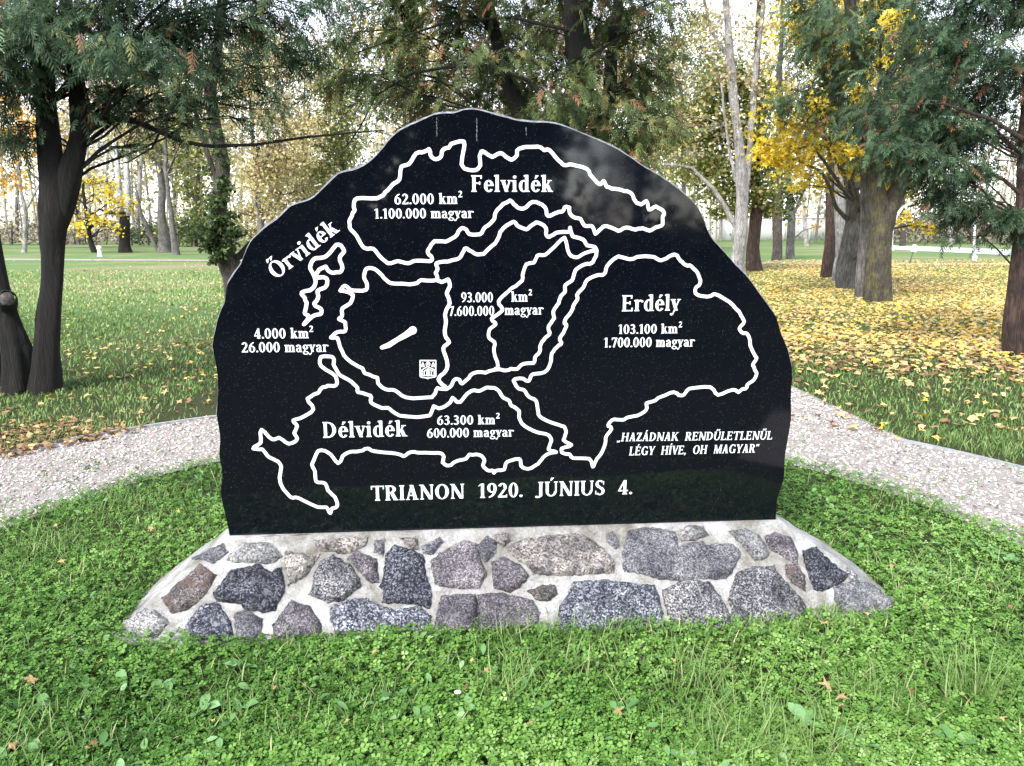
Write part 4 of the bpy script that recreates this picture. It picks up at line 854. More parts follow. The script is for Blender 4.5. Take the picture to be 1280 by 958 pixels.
def limb(A, C, r0, droop=0., nseg=6, jit=.05, r1=None):
    A, C = Vector(A), Vector(C); D = (C - A); ln = D.length; P = []; rr = []
    r1 = r0 * .22 if r1 is None else r1
    o = random.uniform(0, 99)
    for i in range(nseg + 1):
        k = i / nseg; q = A.lerp(C, k); q.z += math.sin(PI * k) * ln * droop
        if 0 < i < nseg: q += Vector((noise.noise(Vector((k * 3, o, 0))), noise.noise(Vector((k * 3, o, 5))), noise.noise(Vector((k * 3, o, 9))))) * ln * jit * 2
        P.append(q); rr.append(r0 + (r1 - r0) * k ** .8)
    return P, rr
def tree(name, label, stems, clusters, bark, leaf=None, n=0, size=.1, kind='leaf', limbs=(), group=None, cat='tree', twigs=5, droop=.12, jitb=.05, parent_noise=1, limb_r=.028, sides=26, anchor=(), up=0.3, tintf=None, twig_r=.006, spread=.55):
    """stems: [[(Vector, radius)...]...] world; clusters: [(Vector, radius, weight)...]"""
    b = stems[0][0][0]
    root = empty(name, (b.x, b.y, 0)); tag(root, label, cat, group)
    off = np.array([b.x, b.y, 0.])
    parts = []
    for si, st in enumerate(stems):
        P = [Vector(p) for p, r in st]; rr = [r for p, r in st]
        # densify
        Q = []; W = []
        for i in range(len(P) - 1):
            m = max(2, int((P[i + 1] - P[i]).length / max(rr[i] * 2.2, .12))); m = min(m, 14)
            for k in range(m): Q.append(P[i].lerp(P[i + 1], k / m)); W.append(rr[i] + (rr[i + 1] - rr[i]) * k / m)
        Q.append(P[-1]); W.append(rr[-1])
        for i in range(1, len(Q) - 1):
            Q[i] = Q[i] + Vector((noise.noise(Vector((i * .3, si * 7, b.x))), noise.noise(Vector((i * .3, si * 7 + 3, b.y))), 0)) * W[i] * .5 * parent_noise
        if si > 0:
            for i in range(min(3, len(W))): W[i] *= (.45, .75, .92)[i]
        if si == 0:
            W[0] *= 1.12; W[1] *= 1.04
            Q.insert(0, Q[0] - Vector((0, 0, .15))); W.insert(0, W[0] * 1.1)
        parts.append(tube(Q, W, sides, .16, seed=b.x * 3 + si))
    if cat == 'bush':
        for V, F, _ in parts: npmesh('stem', V - off, F, bark, root, smooth=True)
    else: V, F, _ = join(parts); npmesh('trunk', V - off, F, bark, root, smooth=True)
    allp = [(Vector(p), r) for st in list(stems) + list(anchor) for p, r in st]
    if anchor: allp = [q for q in allp if q[0].z > 2.2]
    bp = []; LP = []; LW = []
    for P_, r0, r1 in limbs: 
        n_ = len(P_); own = []; own.append(tube(P_, [r0 + (r1 - r0) * i / (n_ - 1) for i in range(n_)], 6))
        for i in range(n_ - 1):
            for k in range(2):
                A = Vector(P_[i]).lerp(Vector(P_[i + 1]), random.random()); Bq = A + Vector((random.uniform(-.4, .4), random.uniform(-.4, .4), random.uniform(-.3, .25))) * (1 if kind == 'spray' else 1.6)
                own.append(tube(limb(A, Bq, r1 * .8, .1, 3)[0], [r1 * .8, r1 * .6, r1 * .4, r1 * .2], 3, cap=False))
        V, F, _ = join(own); npmesh('branch', V - off, F, bark, root, smooth=True)
    for C, r, wt in clusters:
        best = min(allp, key=lambda a_: abs((C.z - up * math.hypot(C.x - a_[0].x, C.y - a_[0].y)) - a_[0].z) + .25 * math.hypot(C.x - a_[0].x, C.y - a_[0].y))
        A = best[0]; ln = (C - A).length
        P_, rr = limb(A, C, min(best[1] * .5, limb_r + ln * (.003 if kind == 'spray' else .010)), droop, jit=jitb); bp.append(tube(P_, rr, 6 if r > .3 else 5, cap=False))
        segs = [(P_[3], P_[4]), (P_[4], P_[5]), (P_[5], P_[6])]
        for k in range(twigs):
            A2 = P_[random.choice((3, 4, 4, 5, 5, 6))]
            v = Vector((random.gauss(0, 1), random.gauss(0, 1), random.gauss(0, .75))).normalized() * r * random.uniform(.5, 1.1)
            E2 = C + v; tp, tr_ = limb(A2, E2, twig_r * 1.6, -.03, 3, .12, twig_r * .5); bp.append(tube(tp, tr_, 3, cap=False)); segs += [(tp[0], tp[1]), (tp[1], tp[2]), (tp[2], tp[3]), (tp[2], tp[3])]
        m = max(3, int(n * wt))
        sel = rng.integers(0, len(segs), m); u = rng.random(m)
        S0 = np.array([tuple(segs[j][0]) for j in sel]); S1 = np.array([tuple(segs[j][1]) for j in sel])
        q = S0 + (S1 - S0) * u[:, None] + rng.normal(0, 1, (m, 3)) * r * spread * np.array([1, 1, .8]) * .62
        LP.append(q); LW.append(np.arctan2(q[:, 1] - A.y, q[:, 0] - A.x))
    if bp:
        V, F, _ = join(bp); npmesh('twigs', V - off, F, bark, root, smooth=True)['kind'] = 'stuff'
    if LP and leaf:
        P_ = np.concatenate(LP); yaw = np.concatenate(LW); m = len(P_); P_ = P_[:]
        if kind == 'spray':
            yw = yaw + rng.normal(0, .9, m); Mx = rotm(yw, rng.normal(0, .5, m), rng.normal(.55, .45, m)); sc_ = rng.uniform(.65, 1.25, m) * size
            V, F, t_ = scatter(SPT, SPF, P_, Mx, sc_, tintf(P_) if tintf else np.clip(rng.normal(.42, .28, m), 0, .93))
            t_ = t_.copy()
            br = np.repeat(rng.random(m) < .045, len(SPT)); t_[br] = .985
        elif kind == 'maple':
            V, F, t_ = scatter(MT, MF, P_, rotm(rng.uniform(0, 6.3, m), rng.normal(0, .8, m), rng.normal(0, .8, m)), rng.uniform(.7, 1.3, m) * size, rng.random(m))
        else:
            V, F, t_ = scatter(LQ, LF, P_, rotm(rng.uniform(0, 6.3, m), rng.normal(0, .9, m), rng.normal(0, .9, m)), rng.uniform(.55, 1.35, m) * size, np.clip(rng.normal(.5, .27, m) + .25 * (fbm(P_[:, 0] + P_[:, 1], P_[:, 2], .8, 5) - .5), 0, 1))
        npmesh('crown', V - off, F, leaf, root, tint=t_)
    return root
def stem_px(P, Y, ext=0, top_r=None):
    o = []
    for px, py, w_ in P:
        q = at(px, py, Y); o.append((q, w_ / 2 * mpp(q)))
    if o[0][0].z < .6 and abs(o[0][0].z) < .6: o[0] = (Vector((o[0][0].x, o[0][0].y, 0)), o[0][1])
    if ext:
        d_ = (o[-1][0] - o[-2][0]).normalized(); d_ = (d_ + Vector((0, 0, .5))).normalized(); r = o[-1][1]; q = o[-1][0]
        for k in range(1, 5): o.append((q + d_ * (ext * k / 4), r * (1 - .2 * k)))
    return o
def cl_px(L_, Y, wd=1., z=0.):
    o = []
    for c in L_:
        px, py, r = c[:3]; dy = c[3] if len(c) > 3 else random.uniform(-1, 1) * r * .012; wt = c[4] if len(c) > 4 else 1.
        q = at(px, py, Y + dy); rr = r * mpp(q); o.append((q, rr, wt * wd * (r / 45) ** 2))
    return o
def px_path(P, Y, dy=0.):
    return [at(p[0], p[1], Y + (p[2] if len(p) > 2 else 0) + dy) for p in P]

# --- left arborvitae with forked trunk
YA = G(58, 490).y
clA = [(-60,10,55),(-20,60,50),(0,15,50),(45,10,50),(100,10,50),(150,15,50),(200,20,48),(250,25,48),(300,20,45),(350,35,42),(25,65,42),(15,110,38),(5,150,32),(25,175,22),(75,70,35),(120,65,40),(165,70,40),(212,75,40),(262,75,38),(130,115,26),(165,115,28),(212,125,28),(250,120,26),(320,85,32),(365,85,30),(385,50,28),(350,125,22),(335,160,18),(400,10,26),(425,-15,30),(300,120,22),(262,165,16),(235,150,18),(180,150,16),(192,180,14,0),(112,130,18),(380,20,30),
       (0,-60,70),(90,-70,75),(200,-60,75),(310,-60,65),(50,-160,80),(160,-170,80),(270,-160,60),(100,-260,80),(30,30,40,-1.2,.7),(130,45,40,-1.3,.8),(210,70,35,-1.2,.7)]
tree('arborvitae_tree', 'dark forked arborvitae at the left edge with drooping blue-green sprays', [
     stem_px([(56,492,33),(57,440,28),(60,380,26),(64,320,27),(68,280,30),(67,245,33),(63,205,28),(60,130,23),(60,60,22),(58,0,20)], YA, 4.),
     stem_px([(72,300,18),(78,262,26),(85,225,27),(94,190,24),(97,160,22),(93,100,17),(88,40,15),(84,0,14)], YA, 3.5), stem_px([(50,470,14),(52,400,12),(58,330,9)], YA + .25)],
     cl_px(clA, YA), BK_DARK, LM_THUJA, 155, .205, 'spray', twigs=7, group='arborvitae trees around the memorial', limb_r=.012, twig_r=.004,
     limbs=[(px_path([(98,180),(112,162),(140,148),(170,152),(200,165),(230,178),(265,183),(320,181),(380,172),(440,166),(480,163)], YA), .035, .006), (px_path([(100,172),(118,152),(150,140),(190,118),(225,110)], YA), .022, .005), (px_path([(200,165),(190,185),(160,203),(148,205)], YA), .012, .004), (px_path([(96,150),(130,120),(180,95),(240,60)], YA), .03, .006), (px_path([(58,140),(30,100),(-10,90)], YA), .03, .008)])
# --- leaning cut trunk at the left edge
YB = G(22, 488).y - .1
t2 = tree('leaning_tree', 'leaning dark trunk with a pale round saw cut at the far left edge', [stem_px([(24,488,32),(19,440,31),(8,400,29),(0,360,20),(-10,300,20),(-20,200,18),(-24,60,16)], YB, 3.), stem_px([(4,480,26),(-8,440,24),(-24,380,20)], YB + .3)],
     cl_px([(-60,40,60),(-90,-60,80),(-120,80,50),(-60,150,30)], YB), BK_DARK, LM_THUJA, 100, .27, 'spray', group='arborvitae trees around the memorial', limb_r=.012, twig_r=.004)
cp = at(9, 374, YB - .22); cr = 8.5 * mpp(cp); cn = (CAMP - cp).normalized(); off2 = np.array([t2.location.x, t2.location.y, 0])
V, F, _ = tube([cp - cn * .16 - Vector((0, 0, .05)), cp - cn * .05, cp], [cr * 1.5, cr * 1.25, cr * 1.12], 16, .15, cap=False); npmesh('branch_stub', V - off2, F, BK_DARK, t2, smooth=True)
V, F, _ = tube([cp - cn * .03, cp + cn * .002], [cr, cr * .98], 16, .05, cap=True); V[-1] = tuple(cp + cn * .003); npmesh('saw_cut', V - off2, F, M('cut_wood', lambda t, p: (t.links.new(ramp(t, [(.38, (.03, .026, .024)), (.6, (.13, .115, .11))], noi(t, 24, 8, .8)), p.inputs['Base Color']), setattr(p.inputs['Roughness'], 'default_value', 1), setattr(p.inputs['Specular IOR Level'], 'default_value', 0))), t2)
# --- arborvitae behind the slab
YC = 8.6
bC = at(705, 330, YC); 
clC = []
for gx in range(425, 840, 40):
    for gy in (-5, 35, 75, 112, 148, 185, 225):
        low = 118 if gx < 470 else (165 if gx < 540 else (190 if gx < 735 else (200 if gx < 790 else 165)))
        if gy > low: continue
        if gx < 470 and random.random() < .35: continue
        clC.append((gx + random.uniform(-14, 14), gy + random.uniform(-10, 10), random.uniform(26, 38), random.uniform(-1.1, 1.1)))
clC += [(805,130,24,0),(790,160,20,0),(815,95,26,0),(470,-50,60),(560,-60,65),(650,-60,65),(750,-60,65),(820,-40,50),(560,-150,70),(700,-160,80),(640,-240,70)]
tree('arborvitae_tree', 'broad arborvitae directly behind the black slab with dense hanging green sprays', [
     [(Vector((bC.x, YC, 0)), .24), (Vector((bC.x, YC, 1.2)), .20)] + stem_px([(712,200,40),(722,120,36),(724,60,34),(720,0,30)], YC, 4.), stem_px([(706,300,30),(670,190,22),(640,110,18),(618,40,16),(608,0,14)], YC, 3.), stem_px([(714,300,30),(740,200,22),(760,120,16),(770,40,14)], YC + .3, 3.)],
     cl_px(clC, YC), BK_DARK, LM_THUJA2, 185, .205, 'spray', twigs=6, group='arborvitae trees around the memorial', limb_r=.012, twig_r=.004,
     limbs=[(px_path([(700,150),(660,100),(610,84),(560,84),(515,92),(470,120),(450,160),(432,185)], YC, -.5), .022, .005), (px_path([(720,40),(640,22),(560,28),(490,50),(430,72)], YC, -.4), .02, .004), (px_path([(724,80),(770,50),(820,30)], YC, -.4), .02, .005)])
# --- arborvitae at the right edge
YD = G(1272, 444).y
clD = [(1290,10,50),(1240,15,48),(1190,20,45),(1150,60,42),(1200,70,42),(1250,70,42),(1300,80,50),(1110,110,34),(1150,120,36),(1195,125,38),(1240,125,38),(1285,150,36),(1085,140,26),(1125,160,28),(1165,165,32),(1210,170,30),(1180,205,28),(1130,195,22),(1110,180,20),(1150,225,18),(1195,235,22),(1225,215,20),(1165,255,14),(1190,270,16),(1215,262,14),(1260,265,18),(1275,290,14),(1183,292,9,0,1.5),(1240,280,12),(1112,212,9,0,1.4),(1163,238,14),
       (1240,-60,70),(1330,-60,80),(1150,-50,60),(1280,-150,80),(1360,40,60),(1350,140,50)]
tree('arborvitae_tree', 'arborvitae at the right edge with a reddish trunk and ragged dark hanging branches', [stem_px([(1275,445,32),(1275,400,27),(1277,340,24),(1281,280,22),(1284,200,22),(1290,100,20),(1294,0,18)], YD, 4.)],
     cl_px([(q[0], q[1], q[2], q[3] if len(q) > 3 else random.uniform(-.3, .3), (q[4] if len(q) > 4 else 1) * (2.2 if q[1] > 150 else 1)) for q in clD], YD), BK_RED, LM_THUJA, 250, .22, 'spray', twigs=6, group='arborvitae trees around the memorial', limb_r=.012, twig_r=.004, tintf=lambda P: np.clip(rng.normal(.26, .22, len(P)), 0, .93),
     limbs=[(px_path([(1284,250),(1255,225),(1220,208),(1180,190),(1140,175)], YD), .03, .006), (px_path([(1288,180),(1240,150),(1180,130),(1110,130)], YD, -.4), .03, .005)])
# --- grove on the right: trunks in a line
GR = 'trunks of the grove right of the memorial'
def gy(px, py): return G(px, py).y
Y6 = gy(1094, 378)
tree('mossy_tree', 'thick trunk covered in yellow-green moss, nearest of the grove on the right', [stem_px([(1097,378,30),(1098,340,28),(1101,290,28),(1107,262,28),(1124,235,22),(1135,190,18),(1140,120,15),(1138,0,12)], Y6, 6), stem_px([(1099,300,22),(1098,262,24),(1092,220,19),(1082,150,15),(1070,60,12),(1060,0,10)], Y6, 6)],
     cl_px([(1010,110,40),(1045,80,42),(1090,70,42),(1140,80,45),(1000,60,38),(1040,30,42),(1095,15,45),(1150,20,45),(985,130,26),(1070,130,36),(1110,150,34),(1140,180,24),(1090,190,22),(1060,170,24),(1140,225,12),(1020,150,26),(1110,210,16),(1160,130,36),(1130,110,36,-1),(1170,90,36,-1),(1150,170,30,-1),(1105,180,24,-1),(1200,50,40),(1000,10,36),(1100,-60,60),(1020,-50,60)], Y6), BK_MOSS, LM_THUJA, 215, .35, 'spray', twigs=5, group=GR, limb_r=.02, twig_r=.008)
tree('grey_tree', 'grey trunk pressed close against the left of the mossy trunk', [stem_px([(1081,370,21),(1083,330,19),(1085,280,17),(1083,220,16),(1070,120,12),(1065,0,9)], Y6 + .9, 5)], cl_px([(1060,0,30),(1080,-60,50)], Y6 + .9), BK_GREY, LM_CREAM, 260, .13, group=GR)
tree('leaning_tree', 'dark reddish trunk leaning right behind the grey and mossy pair', [stem_px([(1071,352,15),(1076,325,15),(1083,295,14),(1094,240,12),(1105,150,9)], gy(1071, 352), 5)], [], BK_RED, group=GR)
Y3 = gy(1058, 362)
tree('maple_tree', 'grey maple trunk in the grove holding bright yellow leaves low down', [stem_px([(1058,362,20),(1061,330,20),(1064,280,20),(1062,230,15),(1050,150,12),(1040,60,10),(1035,0,8)], Y3, 5), stem_px([(1064,250,12),(1085,190,9),(1110,110,7),(1135,30,5)], Y3, 3)],
     cl_px([(955,180,24,-3,1.8),(972,150,20,-3,1.3),(985,190,26,-3,1.6),(965,205,16,-3,1.5),(1000,150,20,-3,1.2),(1010,175,26,-1),(1000,215,20,-1),(1035,195,26,-1),(945,140,14),(1060,215,22,-1),(1020,235,16),(1030,60,26,-3,1.3),(1010,35,24,-3,1.3),(1055,28,22,-3,1.2),(990,20,18,-3,1),(1125,18,14,-6,1.6),(1130,45,12,-6,1.4),(1020,130,16,-4,1.3),(1055,190,18,-4,1.4),(1075,110,12,-5,1.3),(1120,225,18,-2,1.6),(1150,230,18,-2,1.2),(1105,190,16),(1165,285,7,-3,3.),(1140,240,10,-3,2.),(1130,20,16),(1060,150,24),(1085,120,20),(1180,70,16),(960,110,14),(1100,235,14,-2,1.3),(1190,180,22),(1060,-40,60),(1100,245,12,-1,1.5),(990,235,12)], Y3), BK_GREY, LM_YELLOW, 650, .17, 'maple', twigs=5, group=GR, limb_r=.02, spread=.5)
tree('grey_tree', 'light grey slender trunk second from the left in the grove', [stem_px([(1048,352,15),(1050,320,15),(1052,270,15),(1050,200,12),(1045,100,10),(1040,0,8)], gy(1048, 352), 5)], cl_px([(1040,120,30),(1010,140,24),(1060,90,26),(1020,0,50)], gy(1048, 352)), BK_PALE, LM_YELLOW, 160, .16, group=GR)
tree('reddish_tree', 'dark reddish trunk at the left end of the grove', [stem_px([(1035,348,16),(1037,310,14),(1039,250,13),(1040,170,11),(1042,60,9)], gy(1035, 348), 6)], cl_px([(1030,110,26),(1050,0,50)], gy(1035, 348)), BK_RED, LM_DKGREEN, 200, .2, group=GR)
# --- trees between slab and grove
Y1 = gy(922, 345)
tree('ash_tree', 'smooth grey tree rising just right of the slab and forking low', [stem_px([(922,348,17),(924,320,16),(926,290,16),(929,250,14),(924,180,13),(917,120,11),(912,60,10),(908,0,8)], Y1, 6), stem_px([(930,260,9),(936,200,8),(942,120,7),(950,40,6),(955,0,5)], Y1, 4), stem_px([(923,290,8),(908,262,6),(890,235,5),(865,210,3.5),(830,205,2.5)], Y1), stem_px([(920,230,4),(912,190,3.5),(905,140,3),(900,90,2)], Y1), stem_px([(914,80,5),(890,40,4),(880,0,3)], Y1, 2)],
     cl_px([(840,100,34),(870,60,36),(900,100,34),(880,20,36),(930,40,34),(960,70,30),(850,150,28),(950,110,26),(910,160,24),(880,190,22),(970,20,30),(860,-30,50),(940,-40,50)], Y1), BK_PALE, LM_CREAM, 420, .12, twigs=8, limb_r=.012, twig_r=.008, jitb=.14)
tree('pine_tree', 'reddish-brown trunk right of the grey forked tree with olive green foliage', [stem_px([(943,340,18),(944,310,15),(944,270,14),(945,200,12),(946,100,9)], gy(943, 340), 5)],
     cl_px([(870,170,34),(900,150,34),(880,210,30),(905,240,26),(930,220,28),(950,240,26),(960,200,30),(935,170,32),(860,140,30),(895,265,16),(965,262,14),(915,110,30),(950,130,30),(880,110,30),(925,265,14)], gy(943, 340)), BK_RED, LM_OLIVE, 2200, .16, twigs=6)
tree('yew_tree', 'grey-brown trunk with a bright green tuft hanging above it', [stem_px([(971,326,12),(972,300,11),(973,270,11),(974,200,9),(975,100,7)], gy(971, 326), 5)],
     cl_px([(985,235,16,0,2.),(975,260,14,0,2.),(995,255,14,0,2.),(985,275,9,0,2),(970,205,26),(1000,170,26),(975,120,30),(1005,230,20),(955,250,14)], gy(971, 326)), BK_BROWN, LM_DKGREEN, 420, .2, twigs=5)
tree('young_tree', 'thin grey trunk beyond the brown ones with a fork near its top', [stem_px([(988,324,10),(989,300,9),(990,270,9),(986,230,7)], gy(988, 324), 3), stem_px([(990,272,5),(1000,250,4),(1010,225,3)], gy(988, 324), 2)], cl_px([(1005,270,12),(1025,285,10),(1015,250,14),(990,200,24)], gy(988, 324)), BK_GREY, LM_ORANGE, 260, .2)
# --- ivy clad tree left of the slab
YE = 14.0
tree('ivy_tree', 'grey tree left of the slab whose lower trunk is wrapped in ivy', [stem_px([(300,378,30),(292,345,26),(281,318,24),(272,280,22),(275,240,19),(280,205,16),(270,160,15),(264,120,14),(272,60,12),(278,0,10)], YE, 6), stem_px([(280,330,12),(300,320,10),(318,300,8)], YE), stem_px([(276,240,8),(262,200,6),(250,165,5),(240,120,4)], YE), stem_px([(266,130,8),(250,90,7),(238,50,5),(230,0,4)], YE, 3)],
     cl_px([(272,280,16,-.3,5.),(262,302,13,-.3,5),(282,312,15,-.3,5.),(290,290,12,-.3,4),(270,325,9,-.3,4),(268,255,16,-.2,3),(282,240,12,-.2,2.),(276,225,9,-.2,2),(245,292,12,-.2,1.2),(262,215,10,0,1),(290,270,12,-.3,1),(275,190,9,-.2,2),(283,205,8,-.2,2),(270,170,8,-.2,2),(266,150,8,-.2,1.5),(264,130,7,-.2,1.5)], YE), BK_BROWN, LM_DKGREEN, 900, .075, twigs=5, limb_r=.01, twig_r=.005)
# --- far left individuals
def far_tree(px, py, w_, label, bark, leaf, crown, n=900, size=.26, stems=None, name='deciduous_tree', group=None, H=14, twigs=5, lean=0, cat='tree', anchor=()):
    Y = gy(px, py)
    st = [stem_px(s_, Y) for s_ in stems] if stems else [stem_px([(px, py, w_), (px + lean * .4, py - 40, w_ * .85), (px + lean, py - 110, w_ * .6), (px + lean * 1.5, py - 190, w_ * .4), (px + lean * 2, py - 270, w_ * .22)], Y)]
    return tree(name, label, st, cl_px(crown, Y), bark, leaf, n, size, group=group, twigs=twigs, limb_r=.03, twig_r=.018, sides=8, spread=.6, anchor=[stem_px(s_, Y) for s_ in anchor])
def blob(cx, cy, rx, ry, k, r=26, wt=1.):
    o = []
    for i in range(k):
        a_ = random.uniform(0, 2 * PI); q = random.random() ** .5
        o.append((cx + math.cos(a_) * rx * q, cy + math.sin(a_) * ry * q, r * random.uniform(.7, 1.25), random.uniform(-3, 3), wt))
    return o
FG = 'trees along the far edge of the lawn'
far_tree(30, 316, 6, 'slim bare pale tree, leftmost on the far lawn edge', BK_PALE, LM_ORANGE, blob(25, 200, 35, 40, 7, 18, .5), 260, stems=[[(30,316,6),(31,290,5),(32,265,5),(26,235,4),(22,190,2)], [(32,265,3),(42,245,3),(52,225,2)]], group=FG)
far_tree(72, 313, 7, 'pale grey tree half hidden behind the forked dark trunk', BK_GREY, LM_ORANGE, blob(40, 190, 45, 45, 9, 22, .7), 300, stems=[[(72,313,7),(73,290,7),(68,262,6),(60,240,5),(45,222,3),(30,210,2)], [(70,262,4),(78,220,3),(80,170,2)]], group=FG)
far_tree(117, 316, 5, 'small yellow tree with a bent thin dark trunk', BK_DARK, LM_YELLOW, blob(128, 250, 48, 34, 22, 12, 1.5) + blob(97, 282, 16, 12, 5, 9, 2.2) + blob(150, 282, 12, 16, 5, 9, 2) + blob(60, 250, 20, 26, 4, 10, 1.), 330, .24, stems=[[(118,316,6),(112,298,6),(110,285,5),(106,255,4),(104,230,3)], [(110,288,3),(98,270,3),(92,250,2)], [(110,270,3),(125,262,2.5),(140,268,2)]], name='maple_tree', group=FG)
far_tree(157, 316, 13, 'birch with a black rugged base and two white stems', BK_DARK, LM_CREAM, blob(150, 140, 40, 50, 10, 24, .8), 330, stems=[[(157,316,17),(157,300,13),(156,275,12),(155,265,12)]], anchor=[[(150,240,7),(147,200,6),(146,150,5),(144,90,4)], [(160,240,8),(158,200,6),(156,150,5),(158,90,4)]], group=FG, name='birch_tree')
_b = [o for o in bpy.data.objects if o.name.startswith('birch_tree')][0]
YW = gy(157, 316); prt = []; BK_BIRCH = M('birch_bark', m_bark((.10, .10, .10), (.5, .49, .48), (.72, .71, .70)))
for P_ in ([(150,270,8),(149,240,7),(147,200,6),(146,150,5),(144,90,4)], [(160,270,8),(160,240,8),(158,200,6),(156,150,5),(158,90,4)]):
    st = stem_px(P_, YW); prt.append(tube([q for q, r in st], [r for q, r in st], 8, .12))
for V, F, _ in prt: npmesh('white_stem', V - np.array([_b.location.x, _b.location.y, 0]), F, BK_BIRCH, _b)
far_tree(205, 316, 14, 'stout grey trunk with a smaller stem leaning away to the left', BK_GREY, LM_CREAM, blob(200, 150, 50, 60, 12, 26, .9), 330, stems=[[(205,317,16),(204,290,13),(202,260,10),(200,220,9),(198,160,7),(196,100,5)], [(198,312,7),(186,290,6),(176,268,5),(170,240,4)]], group=FG)
far_tree(219, 319, 7, 'slender grey trunk standing right of the stout one', BK_GREY, LM_OLIVE, blob(235, 170, 45, 50, 10, 24, .9), 330, stems=[[(220,319,9),(216,290,7),(213,260,6),(208,220,5),(206,150,4)]], group=FG)
lab = ['bare twiggy tree with thin cream leaves behind the forked trunk', 'pale cream tree far behind the birch', 'olive tree between the birch and the ivy clad trunk', 'wide yellowish tree above the left shoulder of the slab', 'pinkish cream tree left of the slab near the ground', 'olive yellow tree behind the upper left of the slab', 'tall cream tree behind the top of the slab', 'brownish tree behind the broad arborvitae', 'cream tree showing through above the right shoulder of the slab', 'golden olive tree left of the smooth grey tree', 'pale tree far behind the grove', 'golden tree behind the mossy trunk', 'pale brown tree behind the right edge arborvitae', 'orange tinged tree at the far left edge', 'bare grey tree outside the right edge', 'olive tree outside the left edge']
spec = [(98,306,5,LM_CREAM,BK_GREY,[(95,170,45,60,12,26,.7)]), (170,305,7,LM_CREAM,BK_PALE,[(165,130,55,90,18,28,.9)]), (243,308,8,LM_OLIVE,BK_BROWN,[(240,190,45,90,22,28,1.1),(235,280,30,22,6,18,1.4)]),
 (330,322,10,LM_CREAM,BK_GREY,[(330,140,60,100,26,28,1.),(360,200,50,60,16,24,1.1)]), (375,318,7,LM_CREAM,BK_BROWN,[(355,235,60,45,26,20,1.6),(330,270,40,20,10,16,1.6)]), (440,318,8,LM_OLIVE,BK_BROWN,[(420,150,55,90,26,28,1.2)]),
 (520,310,9,LM_CREAM,BK_GREY,[(520,90,70,100,24,30,1.)]), (640,312,9,LM_BROWN,BK_GREY,[(640,80,80,100,24,30,1.)]), (770,312,8,LM_CREAM,BK_PALE,[(790,110,60,100,22,30,.9),(830,190,40,30,10,20,1.5)]),
 (858,316,7,LM_OLIVE,BK_GREY,[(860,120,50,110,26,28,1.),(850,230,40,30,10,20,1.2)]), (1008,308,6,LM_YELLOW,BK_PALE,[(1000,90,50,100,20,26,.9)]), (1128,308,7,LM_YELLOW,BK_BROWN,[(1090,100,75,120,30,30,1.3),(1130,270,18,22,6,12,1.2)]),
 (1190,306,6,LM_CREAM,BK_PALE,[(1180,120,60,100,16,26,.6)]), (-10,312,8,LM_ORANGE,BK_GREY,[(0,170,50,70,18,26,.9)]), (1330,306,7,LM_BROWN,BK_GREY,[(1320,120,60,100,14,28,.7)]), (-90,308,8,LM_OLIVE,BK_BROWN,[(-100,130,70,110,18,30,.9)])]
for (px, py, w_, lf, bk, bl), lb in zip(spec, lab):
    cr_ = []
    for b_ in bl: cr_ += blob(*b_)
    near = py > 315
    far_tree(px, py, w_, lb, bk, lf, cr_, 1000 if near else 640, .17 if near else .30, group=FG, lean=random.uniform(-12, 12))
# second row, further back
lab2 = ['bare pale tree in the back row behind the leftmost slim tree', 'cream tree in the back row behind the yellow maple', 'grey twiggy tree in the back row behind the stout trunk', 'tan tree in the back row left of the ivy clad tree', 'cream tree in the back row above the left slope of the slab', 'tan tree in the back row over the slab', 'cream tree in the back row behind the broad arborvitae', 'pale tree in the back row behind the smooth grey tree', 'tan tree in the back row behind the grove', 'bare tree in the back row by the far road']
for i, px in enumerate((20, 130, 215, 300, 400, 500, 690, 900, 1060, 1230)):
    far_tree(px, 301, 5, lab2[i], [BK_GREY, BK_PALE][i % 2], [LM_CREAM, LM_BROWN, LM_OLIVE][i % 3] if i not in (0, 9) else LM_BROWN, blob(px, 130, 62, 110, 22 if i not in (0, 9) else 9, 30, .75 if i not in (0, 9) else .35), 620, .36, group='trees of the back row', lean=random.uniform(-8, 8))
# bushes at the edge of the lawn
def bush(px, py, wpx, hpx, label, leaf, n, size, bark=BK_GREY, k=9, dens=1.):
    Y = gy(px, py); cl_ = []
    for i in range(k):
        cl_.append((px + (i / (k - 1) - .5) * wpx, py - hpx * random.uniform(.3, .62), hpx * .42, random.uniform(-1, 1), dens))
    st = [stem_px([(px + q * wpx * .4, py, 3), (px + q * wpx * .45, py - hpx * .5, 2), (px + q * wpx * .5, py - hpx * .8, 1)], Y) for q in (0, -.8, -.4, .4, .8)]
    tree('bush', label, st, cl_px(cl_, Y), bark, leaf, n, size, cat='bush', group='bushes at the edge of the lawn', twigs=6, limb_r=.03, twig_r=.012, sides=5, spread=.7)
bush(15, 306, 110, 42, 'grey leafless thicket at the left edge beyond the lawn', LM_BROWN, 900, .26, k=8)
bush(-110, 306, 140, 40, 'grey thicket outside the left edge', LM_BROWN, 900, .26, k=8)
bush(120, 306, 80, 26, 'low dark bush behind the small yellow tree', LM_BROWN, 1500, .26)
bush(185, 307, 60, 34, 'low dark green bush between birch and stout trunk', LM_DKGREEN, 1500, .24)
bush(243, 309, 60, 50, 'dark green bush behind the foot of the ivy clad tree', LM_DKGREEN, 900, .22)
bush(330, 312, 110, 46, 'olive bush just left of the slab on the lawn edge', LM_OLIVE, 1100, .2)
bush(450, 308, 130, 50, 'tan bush hidden behind the left half of the slab', LM_CREAM, 600, .26)
bush(600, 308, 160, 50, 'tan bush hidden behind the middle of the slab', LM_BROWN, 600, .26)
